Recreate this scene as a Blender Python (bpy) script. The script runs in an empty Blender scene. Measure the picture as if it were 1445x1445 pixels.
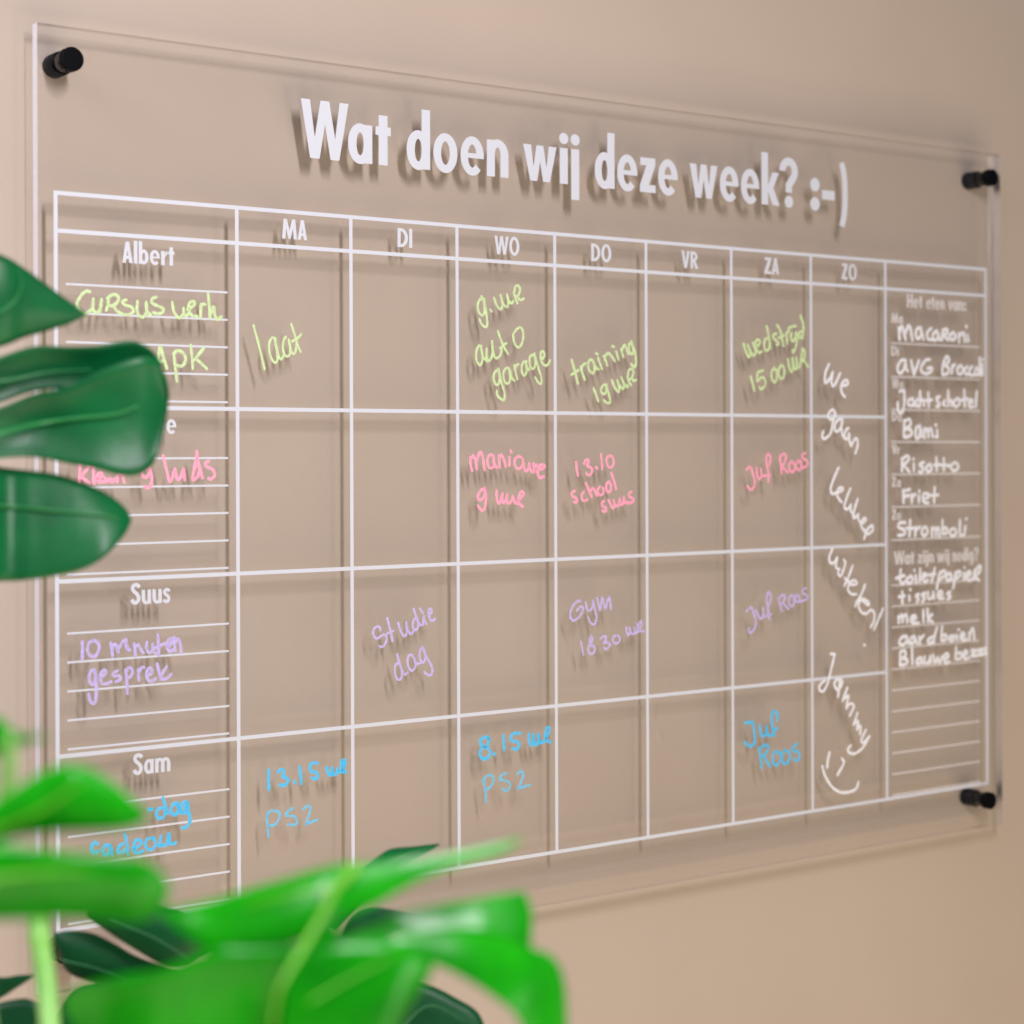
import bpy, bmesh, math, random
from mathutils import Vector, Matrix

C = bpy.context.scene.collection
S = bpy.context.scene
R = math.radians
random.seed(7)

# ------------------------------------------------------------------ camera
# wall = plane parallel to XZ, board front at y = 0, room on the -y side; units are metres
cam = bpy.data.cameras.new('camera')
cam_o = bpy.data.objects.new('camera', cam); C.objects.link(cam_o); S.camera = cam_o
yaw, roll = 0.635005, 0.003661
cam_o.matrix_world = (Matrix.Translation((-0.47145, -1.11120, -0.16171)) @ Matrix.Rotation(-yaw, 4, 'Z')
                      @ Matrix.Rotation(R(90), 4, 'X') @ Matrix.Rotation(-roll, 4, 'Z'))
cam.sensor_width = 36.0; cam.sensor_fit = 'HORIZONTAL'
cam.lens = 36.0 * 2700 / 1445
cam.shift_y = -81.2368 / 1445
cam.clip_start = 0.01; cam.clip_end = 100
cam.dof.use_dof = True
cam.dof.focus_distance = 1.30
cam.dof.aperture_fstop = cam.lens / 11.5
cam.dof.aperture_blades = 0

# ------------------------------------------------------------------ world, lamps, exposure
W = bpy.data.worlds.new('World'); S.world = W; W.use_nodes = True
bg = W.node_tree.nodes['Background']
bg.inputs[1].default_value = 1.0       # the room: pale walls above, darker floor and furniture below
wn, wl = W.node_tree.nodes, W.node_tree.links
wtc = wn.new('ShaderNodeTexCoord'); wsx = wn.new('ShaderNodeSeparateXYZ'); wr = wn.new('ShaderNodeValToRGB'); wmr = wn.new('ShaderNodeMapRange')
wmr.inputs['From Min'].default_value = -1; wmr.inputs['From Max'].default_value = 1
wl.new(wtc.outputs['Generated'], wsx.inputs[0]); wl.new(wsx.outputs['Z'], wmr.inputs['Value']); wl.new(wmr.outputs['Result'], wr.inputs['Fac'])
wr.color_ramp.elements[0].position = 0.405; wr.color_ramp.elements[0].color = (0.16, 0.135, 0.12, 1)
wr.color_ramp.elements[1].position = 0.435; wr.color_ramp.elements[1].color = (0.225, 0.222, 0.235, 1)
wl.new(wr.outputs['Color'], bg.inputs[0])

def area(name, loc, target, sx, sy, power, col):
    l = bpy.data.lights.new(name, 'AREA'); l.shape = 'RECTANGLE'; l.size = sx; l.size_y = sy
    l.energy = power; l.color = col
    o = bpy.data.objects.new(name, l); C.objects.link(o)
    o.location = loc
    d = Vector(target) - Vector(loc)
    o.rotation_euler = d.to_track_quat('-Z', 'Y').to_euler()
    return o
area('strip_lamp', (-0.075, -1.12, 0.37), (-0.10, 0, -0.16), 0.08, 0.40, 13.4, (0.985, 0.945, 1.0))
area('window_light', (-2.0, -1.2, 1.1), (-0.1, 0, 0.0), 1.1, 1.1, 14, (0.88, 0.82, 1.0))
area('edge_fill', (-1.5, -0.07, 0.80), (0.0, 0.0, -0.15), 0.12, 0.5, 15, (0.90, 0.90, 1.0))  # added fill without a visible source, brightens the panel's left edge
area('leaf_fill', (0.30, -1.15, -0.55), (-0.12, -0.6, -0.32), 0.22, 0.30, 2.0, (1.0, 0.96, 0.90))  # added unseen fill, meant to bring sheen onto the curled leaf ends
area('warm_lamp', (0.6, -1.7, -2.0), (0.5, 0, -0.6), 3.2, 1.8, 56, (1.0, 0.81, 0.53))

S.view_settings.view_transform = 'Standard'; S.view_settings.look = 'None'
S.view_settings.exposure = -0.08; S.view_settings.gamma = 1.0
S.view_settings.use_curve_mapping = False
S.cycles.caustics_reflective = False; S.cycles.caustics_refractive = False
S.cycles.max_bounces = 10; S.cycles.transparent_max_bounces = 24

# ------------------------------------------------------------------ materials
def mat(name, col, rough=0.5, spec=0.5, **kw):
    m = bpy.data.materials.new(name); m.use_nodes = True
    b = m.node_tree.nodes['Principled BSDF']
    b.inputs['Base Color'].default_value = (*col, 1)
    b.inputs['Roughness'].default_value = rough
    b.inputs['Specular IOR Level'].default_value = spec
    for k, v in kw.items(): b.inputs[k].default_value = v
    return m
def nodes(m): return m.node_tree.nodes, m.node_tree.links
def noise(m, scale, detail=3, rough=0.55):
    n, l = nodes(m)
    tc = n.new('ShaderNodeTexCoord'); no = n.new('ShaderNodeTexNoise')
    no.inputs['Scale'].default_value = scale; no.inputs['Detail'].default_value = detail
    no.inputs['Roughness'].default_value = rough
    l.new(tc.outputs['Object'], no.inputs['Vector'])
    return no
def vary(m, scale, c0, c1, lo=0.35, hi=0.65, detail=3):
    n, l = nodes(m); no = noise(m, scale, detail)
    r = n.new('ShaderNodeValToRGB'); r.color_ramp.elements[0].position = lo; r.color_ramp.elements[1].position = hi
    r.color_ramp.elements[0].color = (*c0, 1); r.color_ramp.elements[1].color = (*c1, 1)
    l.new(no.outputs['Fac'], r.inputs['Fac']); l.new(r.outputs['Color'], n['Principled BSDF'].inputs['Base Color'])
    return r
def bump(m, scale, strength, dist, detail=4):
    n, l = nodes(m); no = noise(m, scale, detail)
    b = n.new('ShaderNodeBump'); b.inputs['Strength'].default_value = strength; b.inputs['Distance'].default_value = dist
    l.new(no.outputs['Fac'], b.inputs['Height']); l.new(b.outputs['Normal'], n['Principled BSDF'].inputs['Normal'])

wall_m = mat('wall_paint', (0.455, 0.372, 0.302), 0.62, 0.25)
vary(wall_m, 5.0, (0.440, 0.364, 0.306), (0.459, 0.380, 0.320))
bump(wall_m, 360, 0.22, 0.0007)

vinyl_m = mat('white_print', (0.575, 0.60, 0.675), 0.5, 0.2)

def see_through(name, col, alpha0, alpha1, scale=260):
    """marker ink / thin print: opaque pigment with streaky thin patches"""
    m = mat(name, col, 0.5, 0.3); n, l = nodes(m)
    no = noise(m, scale, 2)
    mr = n.new('ShaderNodeMapRange'); mr.inputs['From Min'].default_value = 0.3; mr.inputs['From Max'].default_value = 0.7
    mr.inputs['To Min'].default_value = alpha0; mr.inputs['To Max'].default_value = alpha1
    l.new(no.outputs['Fac'], mr.inputs['Value']); l.new(mr.outputs['Result'], n['Principled BSDF'].inputs['Alpha'])
    return m
thin_m = see_through('thin_print', (0.78, 0.76, 0.80), 0.32, 0.42)
pale_m = see_through('pale_print', (0.78, 0.77, 0.80), 0.60, 0.72)
INK = {'pale_blue': see_through('worn_blue_ink', (0.08, 0.54, 0.88), 0.45, 0.85),
       'lime': see_through('lime_ink', (0.55, 0.74, 0.38), 0.68, 1.0),
       'pink': see_through('pink_ink', (0.93, 0.35, 0.52), 0.70, 1.0),
       'lilac': see_through('lilac_ink', (0.52, 0.44, 0.82), 0.62, 1.0),
       'blue': see_through('blue_ink', (0.05, 0.49, 0.86), 0.70, 1.0),
       'white': see_through('white_ink', (0.80, 0.82, 0.90), 0.82, 1.0)}

# clear acrylic: thin clear sheet with a surface reflection
acr_m = bpy.data.materials.new('clear_acrylic'); acr_m.use_nodes = True
n, l = nodes(acr_m); n.clear()
out = n.new('ShaderNodeOutputMaterial'); mix = n.new('ShaderNodeMixShader'); tr = n.new('ShaderNodeBsdfTransparent')
gl = n.new('ShaderNodeBsdfGlossy'); fr = n.new('ShaderNodeFresnel'); fr.inputs['IOR'].default_value = 1.49
tr.inputs['Color'].default_value = (0.997, 0.996, 0.995, 1)
gl.inputs['Roughness'].default_value = 0.03; gl.inputs['Color'].default_value = (1, 1, 1, 1)
geo = n.new('ShaderNodeNewGeometry'); ior = n.new('ShaderNodeMapRange')      # same reflectance entering and leaving the sheet
ior.inputs['To Min'].default_value = 1.49; ior.inputs['To Max'].default_value = 1 / 1.49
l.new(geo.outputs['Backfacing'], ior.inputs['Value']); l.new(ior.outputs['Result'], fr.inputs['IOR'])
l.new(fr.outputs[0], mix.inputs[0]); l.new(tr.outputs[0], mix.inputs[1]); l.new(gl.outputs[0], mix.inputs[2]); l.new(mix.outputs[0], out.inputs[0])
# left edge: light gathered in clear acrylic, put in as opaque pale colour
def edge_mat(name, a, trans, col):
    m = bpy.data.materials.new(name); m.use_nodes = True
    n, l = nodes(m); n.clear()
    out = n.new('ShaderNodeOutputMaterial'); mix = n.new('ShaderNodeMixShader'); tr = n.new('ShaderNodeBsdfTransparent')
    pb = n.new('ShaderNodeBsdfPrincipled'); pb.inputs['Base Color'].default_value = (*col, 1); pb.inputs['Roughness'].default_value = 0.25
    pb.inputs['Transmission Weight'].default_value = 0.0
    tr.inputs['Color'].default_value = (*trans, 1); mix.inputs[0].default_value = a
    l.new(tr.outputs[0], mix.inputs[1]); l.new(pb.outputs[0], mix.inputs[2]); l.new(mix.outputs[0], out.inputs[0])
    return m
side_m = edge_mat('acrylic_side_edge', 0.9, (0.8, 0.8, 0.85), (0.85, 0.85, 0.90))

# seen from inside the sheet the polished edges act as mirrors (total reflection)
def mirror_edge(name, col, diff, dcol, rough=0.06):
    m = mat(name, dcol, 0.3, 0.3); n, l = nodes(m)
    gl = n.new('ShaderNodeBsdfGlossy'); gl.inputs['Color'].default_value = (*col, 1); gl.inputs['Roughness'].default_value = rough
    mx = n.new('ShaderNodeMixShader'); mx.inputs[0].default_value = diff
    l.new(gl.outputs[0], mx.inputs[1]); l.new(n['Principled BSDF'].outputs[0], mx.inputs[2]); l.new(mx.outputs[0], n['Material Output'].inputs[0])
    return m
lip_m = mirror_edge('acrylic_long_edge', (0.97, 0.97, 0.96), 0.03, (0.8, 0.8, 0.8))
far_m = mirror_edge('acrylic_far_edge', (0.97, 0.97, 0.97), 0.12, (0.70, 0.66, 0.68), 0.25)  # same clear acrylic; its dimmer lit look is put into a greyer diffuse share

black_m = mat('black_metal', (0.0015, 0.0015, 0.0028), 0.5, 0.06); bump(black_m, 900, 0.1, 0.0002)
ring_m = mat('dark_ring', (0.004, 0.004, 0.005), 0.16, 0.5)

def leaf_mat(name, c0, c1, rough, trans):
    m = mat(name, c0, rough, 0.24 if 'bright' in name else 0.26); vary(m, 28, c0, c1, 0.3, 0.7, 4)
    bump(m, 60, 0.18, 0.002, 3)
    n, l = nodes(m)
    tl = n.new('ShaderNodeBsdfTranslucent'); tl.inputs['Color'].default_value = (*[v * 1.6 for v in c1], 1)
    mx = n.new('ShaderNodeMixShader'); mx.inputs[0].default_value = trans
    o = n['Material Output']
    l.new(n['Principled BSDF'].outputs[0], mx.inputs[1]); l.new(tl.outputs[0], mx.inputs[2]); l.new(mx.outputs[0], o.inputs[0])
    return m
LEAF = {'bright': leaf_mat('bright_leaf', (0.001, 0.18, 0.003), (0.012, 0.42, 0.003), 0.26, 0.28),
        'dark': leaf_mat('dark_leaf', (0.0003, 0.072, 0.020), (0.0015, 0.120, 0.030), 0.38, 0.10),
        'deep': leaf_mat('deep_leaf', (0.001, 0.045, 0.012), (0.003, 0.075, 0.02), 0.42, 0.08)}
VEIN = {'bright': mat('bright_vein', (0.12, 0.42, 0.012), 0.4), 'dark': mat('dark_vein', (0.018, 0.20, 0.05), 0.35),
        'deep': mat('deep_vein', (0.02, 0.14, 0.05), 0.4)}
stalk_m = mat('pale_stalk', (0.20, 0.50, 0.09), 0.4, 0.4); vary(stalk_m, 40, (0.16, 0.45, 0.07), (0.30, 0.58, 0.15))

# ------------------------------------------------------------------ helpers
def obj(name, bm, m, parent=None, smooth=False, loc=None):
    me = bpy.data.meshes.new(name); bm.normal_update(); bm.to_mesh(me); bm.free()
    for x in (m if isinstance(m, (list, tuple)) else [m]): me.materials.append(x)
    if smooth:
        for q in me.polygons: q.use_smooth = True
    o = bpy.data.objects.new(name, me); C.objects.link(o)
    if parent: o.parent = parent
    if loc: o.location = loc
    return o
def empty(name, loc):
    o = bpy.data.objects.new(name, None); C.objects.link(o); o.location = loc; o.empty_display_size = 0.05
    return o
def slab(bm, x0, x1, z0, z1, y0, y1):
    v = [bm.verts.new((x, y, z)) for y in (y0, y1) for x, z in ((x0, z0), (x1, z0), (x1, z1), (x0, z1))]
    for f in ((3, 2, 1, 0), (4, 5, 6, 7), (0, 1, 5, 4), (1, 2, 6, 5), (2, 3, 7, 6), (3, 0, 4, 7)):
        bm.faces.new([v[i] for i in f])
def catmull(p, n=6):
    if len(p) < 3: 
        return [p[0].lerp(p[1], i / n) for i in range(n + 1)]
    out = []
    q = [p[0] * 2 - p[1]] + list(p) + [p[-1] * 2 - p[-2]]
    for i in range(1, len(q) - 2):
        a, b, c, d = q[i - 1:i + 3]
        for k in range(n):
            t = k / n
            out.append(0.5 * ((2 * b) + (c - a) * t + (2 * a - 5 * b + 4 * c - d) * t * t + (3 * b - a - 3 * c + d) * t ** 3))
    out.append(p[-1].copy()); return out
def tube(bm, pts, rads, seg=10):
    rings = []
    for i, p in enumerate(pts):
        d = (pts[min(i + 1, len(pts) - 1)] - pts[max(i - 1, 0)]).normalized()
        a = d.cross(Vector((0.3, 1, 0.2))).normalized(); b = d.cross(a)
        rings.append([bm.verts.new(p + (a * math.cos(2 * math.pi * k / seg) + b * math.sin(2 * math.pi * k / seg)) * rads[i]) for k in range(seg)])
    for i in range(len(rings) - 1):
        for k in range(seg):
            bm.faces.new((rings[i][k], rings[i][(k + 1) % seg], rings[i + 1][(k + 1) % seg], rings[i + 1][k]))
    bm.faces.new(rings[0][::-1]); bm.faces.new(rings[-1])

# ------------------------------------------------------------------ lettering: a condensed bold geometric alphabet
H, XH, AS = 39.0, 26.0, 41.5          # mm: capital, x-height, ascender at title size
def rect(x0, y0, x1, y1): return ('p', [(x0, y0), (x1, y0), (x1, y1), (x0, y1)])
def poly(*p): return ('p', list(p))
def ring(cx, cy, rx, ry, ix, iy, a0=0, a1=360): return ('r', cx, cy, rx, ry, ix, iy, a0, a1)
def dot(cx, cy, r, ry=None): return ('r', cx, cy, r, ry or r, 0, 0, 0, 360)
def ribbon(pts, w): return ('s', pts, w)
def bowl(cx): return ring(cx, 13, 9.7, 13.8, 2.9, 7.8)
def arch(x): return [ring(x + 9.5, 15.5, 9.5, 11.3, 2.5, 5.6, 0, 180), rect(x + 12, 0, x + 19, 15.5)]
Sc = [(17, 30.5), (15, 34.2), (10.5, 36), (5.4, 34), (3.7, 29.6), (6, 24.5), (11.5, 19.8), (15.4, 14), (14.9, 7), (10.3, 3.1), (5, 4.5), (2.2, 9.2)]
G = {
 'W': (37.2, [poly((0,39),(7,39),(10.6,14),(15.2,39),(22,39),(26.6,14),(30.2,39),(37.2,39),(29.8,0),(22.9,0),(18.6,23.5),(14.3,0),(7,0))]),
 'w': (29.5, [poly((0,26),(6.9,26),(9.0,10.5),(11.8,26),(17.7,26),(20.5,10.5),(22.6,26),(29.5,26),(23.4,0),(17.4,0),(14.75,14.5),(12.1,0),(6.1,0))]),
 'a': (19.5, [bowl(9.7), rect(12.6, 0, 19.5, 26.2)]),
 'd': (19.6, [bowl(9.7), rect(12.6, 0, 19.6, AS)]),
 'b': (19.6, [ring(9.9, 13, 9.7, 13.8, 2.9, 7.8), rect(0, 0, 7, AS)]),
 'o': (20.5, [ring(10.25, 13, 10.25, 13.9, 3.7, 8.2)]),
 'e': (20.2, [ring(10.1, 13, 10.1, 13.9, 3.7, 8.2, -6, 316), rect(5.5, 11.6, 20.15, 15.0)]),
 't': (12.4, [rect(2.5, 0, 9.7, 34), rect(0, 20.4, 12.4, 26.2)]),
 'n': (19, [rect(0, 0, 7, 26.2)] + arch(0)),
 'm': (31, [rect(0, 0, 7, 26.2)] + arch(0) + arch(12)),
 'u': (19, [rect(0, 10.5, 7, 26.2), rect(12, 0, 19, 26.2), ring(9.5, 10.5, 9.5, 11.3, 2.5, 5.6, 180, 360)]),
 'i': (7.6, [rect(0.2, 0, 7.4, 26.2), dot(3.8, 33.2, 4.1)]),
 'j': (7.6, [rect(0.2, -11, 7.4, 26.2), dot(3.8, 33.2, 4.1)]),
 'l': (7.2, [rect(0, 0, 7.2, AS)]),
 'r': (13, [rect(0, 0, 7.2, 26.2), poly((6,13.5),(7,20),(9.4,24.6),(13,26.8),(13,19.6),(10.2,18.6),(7.6,13.5))]),
 's': (15, [ribbon([(x * .74, y * .676) for x, y in Sc], 5.9)]),
 'z': (16, [poly((0,0),(16,0),(16,5.8),(9.2,5.8),(15.7,20.8),(15.7,26.2),(0.5,26.2),(0.5,20.4),(6.6,20.4),(0,5.2))]),
 'k': (20.2, [rect(0, 0, 7.2, AS), poly((6.6,14.5),(12.2,26.2),(19.6,26.2),(13.2,13.6),(20.2,0),(12.4,0),(6.6,11.5))]),
 'v': (19, [poly((0,26.2),(6.9,26.2),(9.5,10),(12.1,26.2),(19,26.2),(12.7,0),(6.3,0))]),
 'g': (19.5, [bowl(9.7), rect(12.6, -3.5, 19.5, 26.2), ring(9.7, -3.5, 9.8, 8, 2.9, 2.4, 195, 360)]),
 '?': (21, [ring(10.4, 28.8, 10.5, 10.8, 3.6, 4.4, -48, 182), poly((7,11.4),(14,11.4),(14,16.5),(17.9,21),(12.6,25.4),(7,18.5)), dot(10.6, 4.1, 4.8)]),
 ':': (10.2, [dot(5.1, 20.3, 5.1, 5.5), dot(5.1, 4.6, 5.1, 5.5)]),
 '-': (13.7, [rect(0, 9.1, 13.7, 16.6)]),
 ')': (9, [ribbon([(2.2, 40.8), (4.6, 33), (5.9, 24), (6.2, 14.5), (5.9, 5), (4.6, -4), (2.2, -11.6)], 6.2)]),
 'A': (21, [poly((0,0),(7,0),(11.6,31),(13.6,39),(7.1,39)), poly((14,0),(21,0),(13.9,39),(8.4,37.5)), rect(5.2, 7.6, 15.8, 13.2)]),
 'M': (33, [poly((0,0),(3.6,39),(10.6,39),(16.5,17),(22.4,39),(29.4,39),(33,0),(26,0),(24.2,21),(18.6,0),(14.4,0),(8.8,21),(7,0))]),
 'D': (24.5, [rect(0, 0, 7.2, 39), ring(6.8, 19.5, 17.7, 19.5, 10.2, 13.3, -90, 90)]),
 'I': (7.4, [rect(0, 0, 7.4, 39)]),
 'O': (27, [ring(13.5, 19.5, 13.5, 20.2, 6.2, 14)]),
 'V': (23.4, [poly((0,39),(7.4,39),(11.7,13.5),(16,39),(23.4,39),(15.6,0),(7.8,0))]),
 'R': (22, [rect(0, 0, 7.2, 39), ring(6.8, 27.6, 13.6, 11.4, 6.2, 5.4, -90, 90), poly((7,17.5),(14.2,18.5),(22,0),(14,0))]),
 'Z': (19.5, [poly((0,0),(19.5,0),(19.5,6.6),(9.4,6.6),(19.2,33),(19.2,39),(0.8,39),(0.8,32.4),(9.8,32.4),(0,5.6))]),
 'S': (19, [ribbon(Sc, 7.0)]),
 'H': (22.4, [rect(0, 0, 7.2, 39), rect(15.2, 0, 22.4, 39), rect(5, 16.2, 18, 22.4)]),
}
KERN = {'Wa': -3.2, 'WO': -1.0, 'VR': 0, 'ZA': -1.0, 'MA': -1.0, 'Vr': -2.0, 'k?': -2.6, 'Al': -0.5, 'rt': -1.0, 'va': -1.5, '-)': 4}
def prism(bm, outline, th, x0, z0, sx, sz):
    fr = [bm.verts.new((x0 + x * sx, -th, z0 + y * sz)) for x, y in outline]
    bk = [bm.verts.new((x0 + x * sx, 0.0, z0 + y * sz)) for x, y in outline]
    bm.faces.new(fr); k = len(fr)
    for i in range(k): bm.faces.new((fr[i], bk[i], bk[(i + 1) % k], fr[(i + 1) % k]))
def strip(bm, a, b, th, x0, z0, sx, sz, closed):
    P = lambda q, y: bm.verts.new((x0 + q[0] * sx, y, z0 + q[1] * sz))
    af = [P(q, -th) for q in a]; bf = [P(q, -th) for q in b]; ab = [P(q, 0) for q in a]; bb = [P(q, 0) for q in b]
    k = len(a); m = k if closed else k - 1
    for i in range(m):
        j = (i + 1) % k
        bm.faces.new((af[i], af[j], bf[j], bf[i])); bm.faces.new((af[j], af[i], ab[i], ab[j])); bm.faces.new((bf[i], bf[j], bb[j], bb[i]))
    if not closed:
        for i in (0, k - 1): bm.faces.new((af[i], bf[i], bb[i], ab[i]))
def word(bm, text, x0, x1, base, cap):
    """one word in mm on the board: left edge, right edge, baseline, capital height"""
    pos, x = [], 0.0
    for i, ch in enumerate(text):
        if ch == ' ': x += 9; continue
        if i and text[i - 1] != ' ': x += 2.7 + KERN.get(text[i - 1:i + 1], 0)
        pos.append((ch, x)); x += G[ch][0]
    sx = (x1 - x0) / x / 1000; sz = cap / H / 1000
    e = 0
    for ch, gx in pos:
        for pr in G[ch][1]:
            th = 0.00014 + 0.000012 * (e % 9); e += 1
            X0, Z0 = x0 / 1000 + gx * sx, base / 1000
            if pr[0] == 'p': prism(bm, pr[1], th, X0, Z0, sx, sz)
            elif pr[0] == 'r':
                _, cx, cy, rx, ry, ix, iy, a0, a1 = pr
                full = a1 - a0 >= 360; k = 40 if full else max(8, int((a1 - a0) / 9))
                an = [R(a0 + (a1 - a0) * i / k) for i in range(k if full else k + 1)]
                o_ = [(cx + rx * math.cos(t), cy + ry * math.sin(t)) for t in an]
                if ix == 0: prism(bm, o_, th, X0, Z0, sx, sz)
                else: strip(bm, [(cx + ix * math.cos(t), cy + iy * math.sin(t)) for t in an], o_, th, X0, Z0, sx, sz, full)
            else:
                c = catmull([Vector((*q, 0)) for q in pr[1]], 6); w = pr[2] / 2; a, b = [], []
                for i, q in enumerate(c):
                    d = (c[min(i + 1, len(c) - 1)] - c[max(i - 1, 0)]).normalized(); nn = Vector((-d.y, d.x, 0)) * w
                    a.append((q.x - nn.x, q.y - nn.y)); b.append((q.x + nn.x, q.y + nn.y))
                strip(bm, a, b, th, X0, Z0, sx, sz, False)

# ------------------------------------------------------------------ the wall
WALL_Y = 0.0220
bm = bmesh.new()
slab(bm, -2.2, 3.6, -1.9, 1.4, WALL_Y, WALL_Y + 0.12)
wall = obj('wall', bm, wall_m); wall['kind'] = 'structure'
wall['label'] = 'smooth beige painted wall behind the clear planner board'; wall['category'] = 'wall'

for bx, bz, br in ((0.5000, -0.3600, 0.009), (0.506, -0.382, 0.006), (0.4920, 0.2170, 0.008)):   # small filled spots in the paint
    bm = bmesh.new(); NR = 6
    rr = []
    for i in range(NR + 1):
        q = i / NR
        rr.append([bm.verts.new((bx + br * q * math.cos(a) * (1 + .25 * math.sin(2 * a + bz * 90)), WALL_Y + .0004 - .0009 * (1 - q * q) ** 1.5, bz + 1.5 * br * q * math.sin(a))) for a in [2 * math.pi * k / 20 for k in range(20)]] if i else [bm.verts.new((bx, WALL_Y - .0005, bz))])
    for k in range(20): bm.faces.new((rr[0][0], rr[1][k], rr[1][(k + 1) % 20]))
    for i in range(1, NR):
        for k in range(20): bm.faces.new((rr[i][k], rr[i + 1][k], rr[i + 1][(k + 1) % 20], rr[i][(k + 1) % 20]))
    bmesh.ops.recalc_face_normals(bm, faces=bm.faces[:])
    obj('paint_blemish', bm, wall_m, wall, True)

# ------------------------------------------------------------------ the planner board
board = empty('planner_board', (0.4349, WALL_Y, -0.4914))
board['label'] = 'clear acrylic weekly planner with white grid mounted on the beige wall'; board['category'] = 'planner board'
OFF = Vector((-0.4349, -WALL_Y, 0.4914))      # children keep board coordinates (front face y = 0)
def part(name, bm, m, smooth=False, label=None, parent=None):
    o = obj(name, bm, m, parent or board, smooth, OFF if parent is None else None)
    if label: o['label'] = label
    return o
TH = 0.007
bm = bmesh.new()
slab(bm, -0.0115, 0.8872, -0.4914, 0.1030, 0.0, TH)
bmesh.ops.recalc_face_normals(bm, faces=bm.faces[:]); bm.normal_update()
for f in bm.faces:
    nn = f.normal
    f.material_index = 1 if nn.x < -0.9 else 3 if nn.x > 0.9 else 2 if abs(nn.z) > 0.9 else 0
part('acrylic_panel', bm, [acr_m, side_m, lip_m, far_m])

# printed grid
cols = [0, 124.9, 211.9, 299.6, 386.8, 474.5, 562.5, 650.5, 738.6, 867.0]
rows = [0, -23.2, -131.4, -238.8, -346.3, -453.4]
LW = 1.3
bm = bmesh.new()
for i, r_ in enumerate(rows):
    x1 = 738.6 if i in (2, 3, 4) else 867.0
    slab(bm, (0 - LW) / 1000, (x1 + (LW if x1 > 800 else 0)) / 1000, (r_ - LW) / 1000, (r_ + LW) / 1000, -0.00011, 0)
part('grid_rows', bm, vinyl_m)
bm = bmesh.new()
for c in cols:
    slab(bm, (c - LW) / 1000, (c + LW) / 1000, (rows[5] - LW + .1) / 1000, (LW - .1) / 1000, -0.00014, 0)
part('grid_columns', bm, vinyl_m)
for r_ in range(4):
    bm = bmesh.new()
    for k in range(5):
        z = -55.7 - 107.65 * r_ - 17.85 * k
        slab(bm, 0.0065, 0.1180, (z - .65) / 1000, (z + .65) / 1000, -0.00009, 0)
    part('ruled_lines', bm, vinyl_m)
bm = bmesh.new()
for z in (-68.8, -97.2, -125.0, -152.3, -179.8, -207.4, -235.3):
    slab(bm, 0.7453, 0.8590, (z - .9) / 1000, (z + .9) / 1000, -0.00009, 0)
part('meal_lines', bm, thin_m, label='faint ruled lines of the meal list')
bm = bmesh.new()
for k in range(11):
    z = -273.6 - 17.73 * k
    slab(bm, 0.7450, 0.8575, (z - .8) / 1000, (z + .8) / 1000, -0.00009, 0)
part('shopping_lines', bm, thin_m, label='faint ruled lines of the shopping list')

# printed words
bm = bmesh.new()
for t, a, b in (('Wat', 173.3, 244.4), ('doen', 257.4, 344.9), ('wij', 358.3, 410.2), ('deze', 424.8, 506.7),
                ('week?', 519.2, 636.2), (':-', 650.3, 678.3), (')', 684.6, 693.4)):
    word(bm, t, a, b, 37.4, 39.2)
part('title_lettering', bm, vinyl_m, label='large white heading "Wat doen wij deze week? :-)"')
for t, a, b in (('MA', 158.6, 177.6), ('DI', 249.7, 261.8), ('WO', 332.4, 354.5), ('DO', 421.2, 440.4), ('VR', 510.5, 527.6), ('ZA', 598.6, 614.7), ('ZO', 686.4, 704.2)):
    bm = bmesh.new(); word(bm, t, a, b, -18.0, 13.2); part('day_heading', bm, vinyl_m, label='printed day heading "%s"' % t)
for t, a, b, z in (('Albert', 44.0, 80.0, -40.5), ('e', 74.0, 81.0, -147.6), ('Suus', 49.0, 76.4, -255.3), ('Sam', 50.2, 75.9, -362.7)):
    bm = bmesh.new(); word(bm, t, a, b, z, 13.4); part('name_heading', bm, vinyl_m, label='printed name heading "%s"' % t)
bm = bmesh.new()
for t, a, b in (('Het', 765.4, 784.5), ('eten', 789.5, 813.0), ('van:', 817.5, 841.2)): word(bm, t, a, b, -37.8, 11.6)
part('list_heading', bm, pale_m, label='pale printed heading "Het eten van:"')
bm = bmesh.new()
for t, a, b in (('Wat', 748.0, 773.0), ('zijn', 778.0, 798.0), ('wij', 802.0, 818.0), ('nodig?', 822.0, 856.0)): word(bm, t, a, b, -256.2, 11.4)
part('list_heading', bm, pale_m, label='pale printed heading "Wat zijn wij nodig?"')
for k, t in enumerate(('Ma', 'Di', 'Wo', 'Do', 'Vr', 'Za', 'Zo')):
    bm = bmesh.new(); wd = {'Ma': 14.0, 'Di': 9.5, 'Wo': 14.5, 'Do': 12.5, 'Vr': 10.0, 'Za': 11.0, 'Zo': 11.0}[t]
    word(bm, t, 745.9, 745.9 + wd, -51.7 - 27.72 * k, 8.4); part('meal_day_heading', bm, pale_m, label='small pale printed "%s" in the meal list' % t)

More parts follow.
